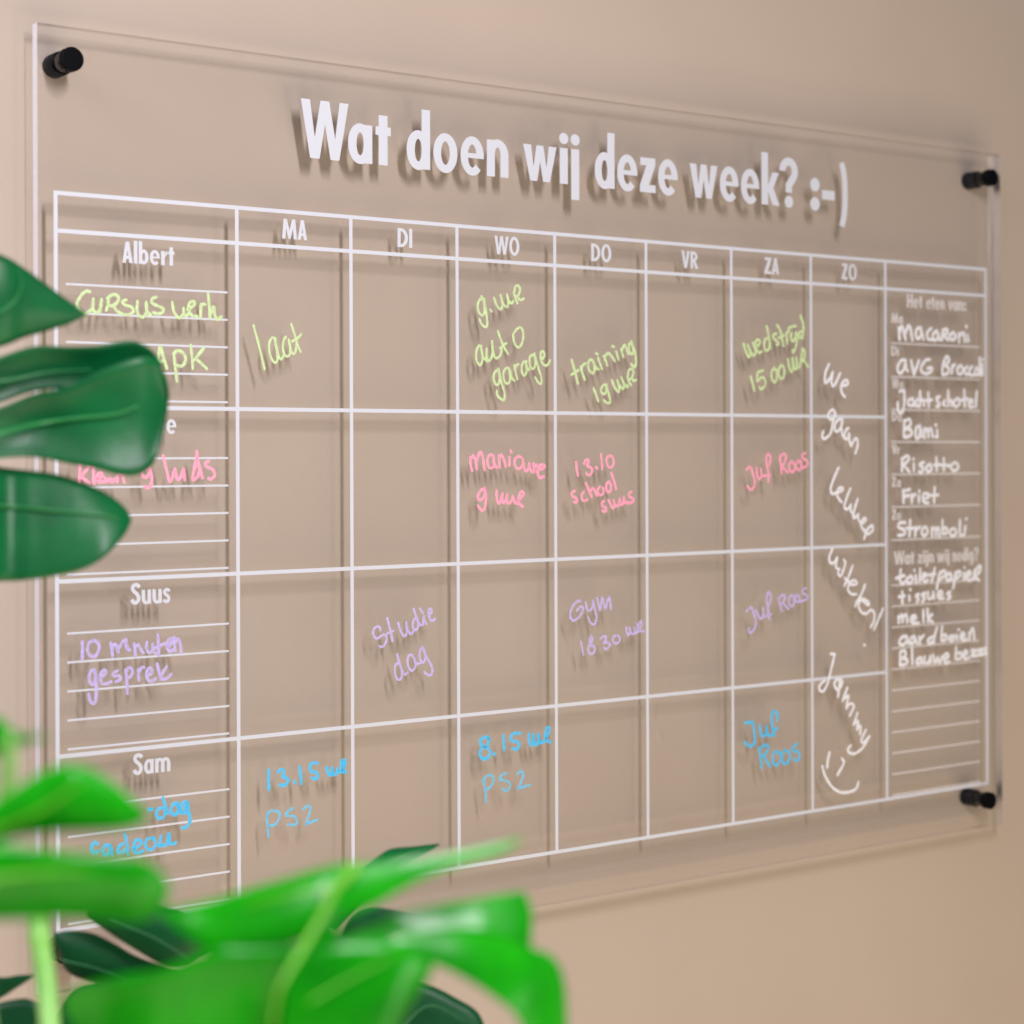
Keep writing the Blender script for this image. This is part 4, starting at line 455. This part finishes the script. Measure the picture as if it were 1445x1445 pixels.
# ------------------------------------------------------------------ the plant
LEAVES = [
["dark glossy upper leaf reaching in front of the board","dark",[[[-183.0,-227.0,-61.0,-183.5,-228.8,-89.0,-181.5,-223.1,-116.4],[-154.0,-229.7,-59.2,-154.5,-231.5,-87.1,-152.4,-225.9,-114.5],[-128.7,-235.9,-65.7,-129.4,-237.7,-87.9,-127.1,-232.1,-109.5],[-116.1,-235.2,-71.6,-116.8,-237.0,-88.4,-114.5,-231.5,-104.6],[-103.6,-235.2,-79.7,-104.0,-236.4,-90.4,-102.3,-232.3,-100.7],[-93.5,-235.5,-86.3,-93.8,-236.1,-91.9,-92.8,-234.0,-97.3],[-87.1,-235.9,-90.5,-87.4,-235.9,-92.6,-87.4,-234.9,-94.6],[-84.3,-236.3,-92.2,-84.5,-236.3,-92.5,-84.6,-236.1,-92.8]],[[-180.9,-221.6,-136.0,-179.9,-218.4,-142.6,-179.9,-218.6,-149.2],[-153.8,-230.1,-125.0,-152.1,-225.3,-134.9,-152.2,-225.7,-144.9],[-126.9,-231.5,-114.5,-124.8,-226.5,-125.2,-125.0,-227.0,-136.0],[-110.5,-234.8,-109.0,-108.4,-229.9,-119.5,-108.6,-230.4,-130.3],[-95.3,-239.7,-109.0,-93.2,-235.1,-119.0,-93.4,-235.5,-129.4],[-82.7,-246.1,-108.4,-79.7,-240.3,-121.6,-79.6,-241.1,-135.1],[-73.3,-248.1,-106.1,-70.0,-242.0,-121.7,-70.1,-243.1,-137.7],[-64.9,-249.4,-105.8,-61.5,-243.5,-119.8,-61.4,-244.5,-134.1],[-56.8,-249.9,-109.7,-54.9,-246.7,-117.4,-54.7,-247.3,-125.3],[-50.8,-250.2,-116.9,-50.8,-249.3,-118.4,-51.1,-249.2,-120.0]],[[-183.7,-230.2,-152.6,-182.7,-227.3,-161.5,-183.6,-230.2,-170.5],[-156.5,-237.7,-147.8,-155.5,-235.0,-156.6,-156.5,-237.8,-165.6],[-129.7,-238.9,-138.7,-128.2,-235.2,-150.6,-129.6,-239.0,-162.5],[-113.4,-242.2,-132.1,-111.5,-237.6,-147.0,-113.3,-242.2,-162.1],[-99.0,-248.5,-128.5,-96.7,-244.1,-146.9,-98.3,-249.0,-165.4],[-87.8,-253.6,-121.9,-85.0,-249.6,-144.9,-86.3,-254.7,-168.1],[-77.0,-257.8,-116.9,-74.5,-253.6,-144.0,-76.3,-258.4,-171.2],[-67.0,-260.2,-114.0,-64.8,-255.8,-142.1,-66.8,-260.3,-170.5],[-58.7,-260.1,-114.7,-56.9,-255.4,-139.2,-59.4,-259.6,-164.0],[-53.3,-259.1,-123.8,-52.0,-254.3,-137.9,-54.9,-258.0,-152.2],[-50.8,-257.3,-132.7,-50.6,-255.7,-136.9,-51.6,-256.7,-141.1]],[[-184.6,-233.2,-162.4,-187.5,-242.2,-186.3,-189.1,-247.3,-210.3],[-157.5,-240.7,-162.3,-160.6,-249.5,-189.7,-162.3,-254.6,-217.2],[-125.0,-227.4,-166.9,-128.3,-236.1,-193.7,-130.2,-241.0,-220.7],[-112.3,-231.2,-168.6,-115.7,-239.8,-194.4,-117.6,-244.7,-220.3],[-100.1,-236.4,-170.6,-103.4,-245.1,-194.4,-105.1,-250.2,-218.4],[-90.4,-240.8,-174.1,-93.6,-249.5,-194.9,-95.2,-254.6,-215.8],[-80.7,-243.9,-178.5,-84.0,-252.6,-194.5,-85.7,-257.6,-210.5],[-73.5,-246.8,-183.7,-75.9,-253.0,-193.3,-77.1,-256.5,-202.9],[-69.6,-248.9,-188.2,-71.0,-252.0,-193.1,-71.8,-253.7,-198.0],[-68.0,-250.4,-192.7,-68.2,-250.7,-193.2,-68.3,-250.9,-193.7]]],[[[[-158.2,-242.7,-162.3],[-133.2,-248.1,-150.9],[-110.3,-243.2,-145.9],[-94.8,-249.0,-143.4],[-77.9,-256.0,-141.5],[-68.0,-259.5,-137.3]],1.1],[[[-164.6,-260.4,-181.5],[-128.6,-236.6,-185.0],[-110.0,-242.9,-187.1],[-88.4,-251.3,-189.6],[-76.4,-253.3,-191.8]],0.9],[[[-154.1,-230.8,-127.4],[-127.0,-232.1,-126.0],[-103.6,-235.7,-121.1],[-84.6,-242.3,-119.7]],0.7],[[[-130.5,-240.7,-94.3],[-123.5,-242.2,-88.3],[-118.9,-239.4,-79.8],[-118.8,-235.7,-71.4]],0.5]]],
["bright green blurred leaf low at the left edge","bright",[[[-283.0,-566.8,-270.0,-283.5,-568.1,-274.9,-283.0,-566.9,-280.2],[-269.8,-570.4,-266.9,-270.2,-571.7,-271.7,-269.7,-570.4,-277.1],[-259.6,-571.7,-261.5,-260.2,-573.2,-267.6,-259.6,-571.7,-274.2],[-253.8,-573.5,-257.7,-254.4,-575.5,-265.1,-253.5,-573.7,-273.1],[-247.6,-574.3,-254.7,-248.4,-576.7,-263.3,-247.2,-574.6,-272.9],[-240.9,-576.8,-253.1,-241.8,-579.3,-262.5,-240.5,-577.0,-272.8],[-234.1,-578.1,-255.4,-234.9,-580.3,-263.9,-233.7,-578.4,-273.2],[-227.8,-580.2,-260.2,-228.3,-581.9,-266.4,-227.4,-580.5,-273.3],[-222.7,-581.5,-265.2,-222.8,-582.6,-268.7,-222.1,-581.9,-272.6],[-218.9,-583.0,-268.8,-219.0,-583.2,-269.6,-218.9,-583.0,-270.5]],[[-287.8,-580.7,-273.2,-287.6,-580.1,-282.4,-285.0,-572.8,-293.0],[-274.8,-584.1,-272.2,-274.7,-583.8,-282.6,-271.9,-576.3,-294.6],[-264.9,-585.2,-272.2,-264.8,-585.2,-283.1,-261.8,-577.5,-295.8],[-257.2,-587.1,-274.0,-257.1,-586.9,-284.3,-254.0,-579.5,-296.3],[-247.8,-590.3,-275.8,-247.6,-590.0,-285.5,-244.5,-582.8,-296.7],[-237.9,-592.7,-277.6,-237.6,-592.3,-287.2,-234.4,-585.3,-298.3],[-229.9,-594.8,-279.0,-229.6,-594.5,-288.6,-226.1,-587.7,-299.8],[-223.8,-595.3,-281.6,-223.3,-594.7,-289.6,-220.1,-588.7,-299.0],[-219.1,-594.1,-285.9,-218.9,-593.8,-290.2,-217.2,-590.5,-295.2],[-216.7,-592.5,-289.9,-216.7,-592.4,-290.5,-216.5,-591.9,-291.3]],[[-266.1,-554.5,-234.9,-266.5,-555.5,-243.2,-266.1,-554.5,-251.8],[-258.6,-557.6,-238.3,-258.9,-558.4,-244.8,-258.5,-557.6,-251.6],[-254.4,-558.1,-240.7,-254.6,-558.8,-245.7,-254.4,-558.2,-250.9],[-250.2,-558.8,-244.8,-250.3,-559.0,-247.0,-250.2,-558.8,-249.2],[-245.6,-559.6,-245.9,-245.7,-559.8,-246.8,-245.6,-559.6,-247.8],[-240.7,-560.8,-246.4,-240.9,-560.7,-246.7,-241.0,-560.5,-247.0]]],[[[[-278.2,-587.8,-283.1],[-266.0,-588.1,-281.0],[-254.7,-591.5,-280.7],[-243.2,-594.9,-281.1]],0.8],[[[-271.6,-575.3,-272.0],[-261.1,-575.6,-269.7],[-249.6,-579.1,-264.6],[-239.2,-580.5,-258.2]],0.7]]],
["large bright green blurred leaf at the bottom","bright",[[[-147.1,-586.3,-292.6,-154.2,-590.6,-300.4,-158.6,-590.2,-309.5],[-157.9,-584.5,-293.1,-163.2,-590.3,-302.1,-165.6,-591.2,-312.3],[-170.4,-581.6,-295.5,-176.0,-587.2,-304.8,-178.8,-587.7,-315.5],[-181.7,-576.9,-298.2,-186.7,-582.8,-306.6,-189.1,-583.9,-316.3],[-191.9,-572.6,-301.0,-195.8,-577.8,-307.2,-197.7,-579.3,-314.5],[-200.9,-571.1,-302.0,-202.8,-573.8,-305.2,-203.8,-574.6,-308.8],[-208.0,-569.3,-302.7,-208.3,-570.0,-303.4,-208.4,-570.3,-304.2]],[[-161.3,-596.9,-307.4,-159.2,-593.6,-337.6,-159.1,-593.6,-366.8],[-172.7,-594.7,-313.2,-172.5,-590.0,-339.7,-174.1,-588.7,-365.1],[-187.5,-590.0,-313.3,-187.3,-585.3,-339.0,-189.0,-584.0,-363.5],[-199.0,-586.5,-312.7,-199.3,-581.5,-338.0,-201.4,-579.8,-362.1],[-213.8,-580.6,-317.4,-213.8,-575.8,-337.5,-215.4,-574.4,-356.5],[-226.8,-573.5,-319.4,-226.0,-569.4,-333.9,-226.8,-568.6,-347.3],[-236.0,-568.6,-322.3,-235.0,-566.4,-329.3,-234.8,-565.8,-335.8],[-238.7,-566.3,-325.3,-238.5,-566.0,-326.5,-238.4,-565.9,-327.6]],[[-161.6,-584.3,-293.6,-163.9,-588.2,-304.2,-164.6,-589.5,-315.5],[-152.8,-587.1,-292.6,-154.9,-590.6,-300.5,-155.8,-592.2,-308.9],[-144.3,-590.5,-292.6,-145.6,-593.4,-298.6,-145.9,-594.8,-305.0],[-134.2,-594.0,-291.9,-134.9,-596.0,-295.9,-135.0,-597.0,-300.2],[-124.1,-597.1,-291.5,-124.4,-598.5,-294.1,-124.2,-599.3,-296.8],[-113.7,-600.2,-290.6,-113.7,-601.2,-292.2,-113.5,-601.9,-294.0],[-103.1,-603.2,-289.3,-103.2,-604.0,-290.6,-103.1,-604.4,-292.1],[-95.5,-605.5,-287.9,-95.6,-605.6,-288.3,-95.7,-605.7,-288.8]],[[-158.3,-574.3,-319.6,-160.1,-577.4,-326.6,-162.3,-581.2,-333.4],[-146.9,-577.4,-316.0,-147.9,-579.2,-320.1,-149.2,-581.3,-324.1],[-134.7,-579.7,-315.2,-133.6,-581.2,-316.5,-132.6,-582.9,-317.7],[-126.9,-580.4,-312.9,-126.8,-582.4,-316.2,-126.9,-584.7,-319.3],[-115.0,-583.7,-311.4,-116.1,-585.3,-315.4,-117.4,-587.2,-319.2],[-106.6,-586.0,-310.9,-107.7,-587.6,-315.2,-109.2,-589.8,-319.4],[-98.7,-588.0,-310.4,-99.9,-590.3,-315.6,-101.3,-593.0,-320.6],[-90.5,-590.0,-309.9,-92.1,-592.7,-316.7,-94.3,-596.1,-323.4],[-84.2,-591.7,-310.4,-86.6,-594.3,-317.9,-89.5,-597.6,-325.2],[-82.6,-593.9,-317.2,-84.2,-595.6,-322.1,-86.1,-597.8,-326.9]],[[-162.1,-585.2,-319.0,-167.1,-589.5,-328.4,-170.6,-591.3,-338.6],[-148.0,-588.1,-315.5,-152.2,-592.7,-323.1,-155.1,-595.3,-331.3],[-137.0,-593.9,-315.5,-138.7,-595.5,-318.2,-139.9,-596.3,-321.2],[-124.2,-597.3,-316.0,-127.0,-599.4,-320.1,-129.0,-600.5,-324.6],[-112.0,-600.0,-317.0,-116.0,-603.7,-323.4,-118.7,-605.6,-330.4],[-101.2,-602.7,-320.5,-106.2,-606.8,-328.5,-109.7,-608.8,-337.1],[-91.2,-605.1,-325.0,-97.2,-608.7,-334.2,-101.5,-610.0,-344.2],[-82.5,-605.3,-329.6,-90.1,-608.2,-341.5,-95.5,-608.2,-354.5],[-76.0,-602.7,-339.0,-83.7,-605.5,-353.0,-89.2,-605.3,-368.0],[-69.6,-596.2,-357.2,-75.5,-600.1,-368.3,-79.3,-601.4,-380.5],[-67.2,-593.2,-377.9,-69.0,-594.7,-380.7,-70.2,-595.6,-383.9]],[[-176.8,-593.0,-317.4,-180.2,-592.7,-344.3,-179.9,-585.7,-373.6],[-164.1,-597.3,-313.5,-166.7,-597.6,-343.1,-165.5,-591.4,-375.0],[-153.1,-600.5,-313.8,-154.9,-601.4,-342.8,-152.6,-595.9,-374.1],[-142.0,-603.7,-315.9,-144.7,-604.0,-334.5,-143.3,-597.8,-355.2],[-134.3,-604.4,-321.4,-136.9,-603.2,-330.3,-136.6,-597.7,-340.6],[-128.9,-602.7,-324.9,-129.5,-602.5,-326.9,-129.5,-601.2,-329.2]]],[[[[-150.7,-592.3,-292.7],[-158.2,-591.7,-298.1],[-165.3,-592.8,-307.6],[-174.8,-596.9,-315.7],[-181.1,-599.7,-320.7],[-185.5,-601.5,-327.1],[-189.1,-603.8,-345.2]],1.5],[[[-174.5,-602.1,-329.2],[-159.8,-603.0,-324.0],[-144.0,-604.7,-319.2]],0.35],[[[-158.8,-592.6,-297.9],[-170.3,-590.3,-298.1],[-186.4,-583.4,-301.7]],0.6]]],  # second vein line is a pale highlight streak laid on as a thin tube
["small dark leaf tip rising behind the bright leaf","dark",[[[50.4,-216.3,-409.6,55.7,-222.3,-413.0,62.7,-225.4,-417.2],[65.3,-221.0,-397.3,70.6,-227.0,-399.8,77.6,-230.2,-403.0],[77.1,-223.6,-388.0,82.0,-228.9,-388.7,88.3,-231.8,-389.9],[88.2,-225.5,-381.7,92.6,-230.4,-383.5,98.5,-233.1,-385.9],[97.4,-226.1,-378.1,102.4,-231.6,-379.9,109.0,-234.6,-382.3],[110.2,-229.3,-377.9,113.1,-232.6,-378.9,117.1,-234.4,-380.2],[124.0,-233.3,-377.3,124.1,-233.4,-377.7,124.3,-233.5,-378.1]]],[[[[71.9,-232.1,-394.2],[97.4,-234.8,-380.9],[118.0,-235.1,-377.9]],0.5]]],
["dark green leaf behind the blurred leaves","deep",[[[-71.5,-163.8,-411.0,-71.7,-164.3,-412.4,-71.5,-163.8,-414.0],[-64.6,-168.8,-409.9,-67.0,-172.1,-419.4,-66.1,-167.8,-431.0],[-55.7,-175.4,-411.3,-56.9,-180.4,-422.6,-54.1,-176.6,-436.5],[-46.7,-182.0,-416.5,-47.7,-186.4,-426.3,-45.2,-183.1,-438.3],[-36.9,-189.3,-423.4,-38.6,-191.8,-430.8,-37.7,-188.6,-439.7],[-23.7,-198.9,-428.9,-24.9,-200.6,-433.8,-24.3,-198.5,-439.7],[-6.4,-211.7,-434.0,-7.0,-212.1,-435.5,-7.0,-211.3,-437.4]],[[-64.0,-187.9,-397.4,-64.2,-188.2,-398.2,-64.0,-187.9,-399.2],[-54.6,-194.8,-391.8,-55.8,-197.5,-398.8,-54.6,-194.8,-407.2],[-42.9,-203.5,-391.8,-44.9,-207.9,-403.0,-42.8,-203.5,-416.6],[-32.6,-211.0,-393.6,-35.1,-216.3,-407.1,-32.5,-211.1,-423.5],[-22.9,-218.2,-396.8,-25.6,-222.5,-408.7,-23.7,-217.6,-423.1],[-16.4,-223.0,-406.3,-18.1,-224.8,-412.0,-17.5,-222.1,-419.0],[-11.4,-226.7,-414.6,-11.5,-226.9,-415.1,-11.4,-226.7,-415.7]],[[-118.0,-154.3,-427.3,-118.5,-155.7,-437.8,-117.9,-154.4,-449.0],[-106.3,-162.9,-427.9,-106.6,-163.8,-434.6,-106.3,-163.0,-441.7],[-100.5,-167.3,-428.6,-100.7,-167.8,-433.2,-100.4,-167.3,-438.1],[-94.6,-171.6,-427.5,-95.1,-171.7,-430.7,-95.2,-171.1,-434.0],[-88.2,-176.3,-427.1,-88.2,-176.4,-427.6,-88.2,-176.3,-428.2]],[[-117.9,-154.4,-445.4,-118.9,-157.1,-469.9,-117.8,-154.5,-496.2],[-106.3,-163.0,-442.8,-107.2,-165.7,-468.6,-106.1,-163.1,-496.2],[-97.5,-169.4,-440.2,-98.5,-172.2,-467.3,-97.3,-169.6,-496.1],[-90.2,-174.8,-439.8,-91.2,-177.5,-467.1,-90.0,-174.9,-496.1],[-84.3,-179.1,-445.2,-85.4,-181.8,-466.2,-84.2,-179.2,-488.8],[-81.1,-181.5,-456.1,-81.7,-183.1,-464.7,-81.0,-181.6,-474.3]],[[-78.9,-170.8,-470.1,-80.3,-174.3,-487.2,-78.7,-170.8,-506.8],[-70.1,-177.2,-440.8,-71.5,-180.8,-472.6,-69.9,-177.4,-506.8],[-55.3,-188.1,-433.4,-56.8,-191.6,-468.9,-55.1,-188.2,-506.7],[-25.8,-209.8,-430.3,-27.4,-213.3,-467.3,-25.6,-210.0,-506.6],[0.7,-229.4,-433.1,-1.0,-232.8,-468.6,1.0,-229.6,-506.4],[15.5,-240.3,-447.7,13.8,-243.6,-461.2,15.6,-240.4,-477.0]]],[[[[-72.5,-175.4,-422.4],[-58.3,-185.9,-426.8],[-42.1,-197.9,-433.3]],0.5],[[[-58.8,-204.1,-398.5],[-41.4,-217.0,-406.8],[-26.2,-228.2,-418.2]],0.5]]],
["dark leaf hanging below the bright curled lobe","deep",[[[57.8,-234.1,-486.5,48.8,-234.6,-499.7,45.7,-225.3,-516.7],[72.9,-245.3,-456.2,66.9,-248.0,-484.6,67.0,-240.9,-516.6],[85.0,-254.2,-442.9,82.0,-259.1,-477.9,85.2,-254.4,-516.6],[97.2,-263.2,-444.4,94.1,-268.0,-478.6,97.4,-263.3,-516.5],[109.4,-272.2,-451.9,105.4,-276.4,-482.3,108.0,-271.2,-516.5],[117.9,-278.5,-459.0,113.5,-282.3,-482.1,115.6,-276.8,-508.9],[122.2,-281.6,-471.1,119.9,-283.6,-477.7,121.0,-280.8,-486.2]],[[62.8,-225.4,-424.8,62.5,-225.9,-427.5,62.8,-225.4,-430.5],[68.9,-229.9,-411.4,69.7,-232.2,-417.8,72.0,-232.2,-424.8],[78.1,-236.7,-405.7,78.8,-239.1,-412.9,81.2,-239.0,-420.9],[90.3,-245.7,-407.1,89.8,-246.6,-411.9,90.4,-245.8,-417.0],[102.6,-254.8,-409.4,102.4,-255.1,-411.2,102.6,-254.8,-413.2]]],[[[[79.6,-262.7,-464.5],[91.6,-271.5,-452.4],[107.9,-281.0,-461.2]],0.5]]]
]
STALKS = [
[[[-173.2,-386.9,-330.9],[-174.4,-392.2,-349.4],[-174.6,-398.3,-364.8],[-177.1,-408.9,-382.7],[-186.8,-439.0,-414.4],[-236.6,-576.2,-427.9]],4.0],
[[[-253.0,-558.0,-245.1],[-251.7,-556.4,-253.9],[-251.7,-553.9,-262.8],[-252.6,-549.5,-278.4],[-255.2,-543.9,-326.7],[-239.2,-555.7,-435.0]],2.3],
[[[-189.1,-603.8,-340.9],[-190.4,-605.3,-357.3],[-199.4,-603.7,-396.1],[-212.8,-593.7,-438.4]],3.2],
[[[-185.2,-235.2,-168.8],[-205.4,-239.0,-200.6],[-224.9,-274.3,-271.7],[-248.1,-406.3,-385.2],[-241.1,-560.5,-443.4]],3.0],
[[[45.4,-225.0,-414.7],[5.7,-257.9,-452.7],[-120.1,-438.4,-470.1],[-208.1,-559.9,-459.6]],2.5],
[[[-37.6,-201.2,-458.9],[-79.5,-282.0,-481.9],[-159.9,-446.4,-471.2],[-217.1,-553.3,-459.7]],2.5],
[[[73.0,-245.4,-494.0],[-37.9,-374.9,-495.3],[-199.2,-566.5,-461.8]],2.5]
]
base = Vector([v / 1000 for v in STALKS[0][0][-1]])
plant = empty('monstera_plant', base)
plant['label'] = 'green split leaved monstera plant in front of the planner at lower left'; plant['category'] = 'plant'
V3 = lambda q: Vector([v / 1000 for v in q]) - base
for lab, mk, lobes, veins in LEAVES:
    bm = bmesh.new()
    for g in lobes:
        A = catmull([V3(q[0:3]) for q in g], 6); M = catmull([V3(q[3:6]) for q in g], 6); B = catmull([V3(q[6:9]) for q in g], 6)
        NX = 12; rws = []
        for a, m_, b in zip(A, M, B):
            c = m_ * 2 - (a + b) * .5            # quadratic through the three rails
            row = []
            for j in range(NX + 1):
                t = j / NX
                p = a * (1 - t) ** 2 + c * 2 * t * (1 - t) + b * t * t
                row.append(bm.verts.new(p))
            rws.append(row)
        for i in range(len(rws) - 1):
            for j in range(NX):
                bm.faces.new((rws[i][j], rws[i][j + 1], rws[i + 1][j + 1], rws[i + 1][j]))
    bmesh.ops.recalc_face_normals(bm, faces=bm.faces[:])
    lf = obj('leaf', bm, LEAF[mk], plant, True); lf['label'] = lab
    md = lf.modifiers.new('thickness', 'SOLIDIFY'); md.thickness = 0.0007; md.offset = 0
    bm = bmesh.new()
    for pts, rad in veins:
        c = catmull([V3(q) for q in pts], 8); k = len(c)
        tube(bm, c, [rad / 1000 * (1 - .65 * i / k) for i in range(k)], 8)
    obj('vein', bm, VEIN[mk], lf, True)  # leaf veins; on the large bottom leaf also one painted highlight streak
for pts, rad in STALKS:
    bm = bmesh.new(); c = catmull([V3(q) for q in pts], 8)
    tube(bm, c, [rad / 1000 * (1 + .12 * max(0, 1 - abs(i - 9) / 2.0)) for i in range(len(c))], 14)
    obj('stalk', bm, stalk_m, plant, True)
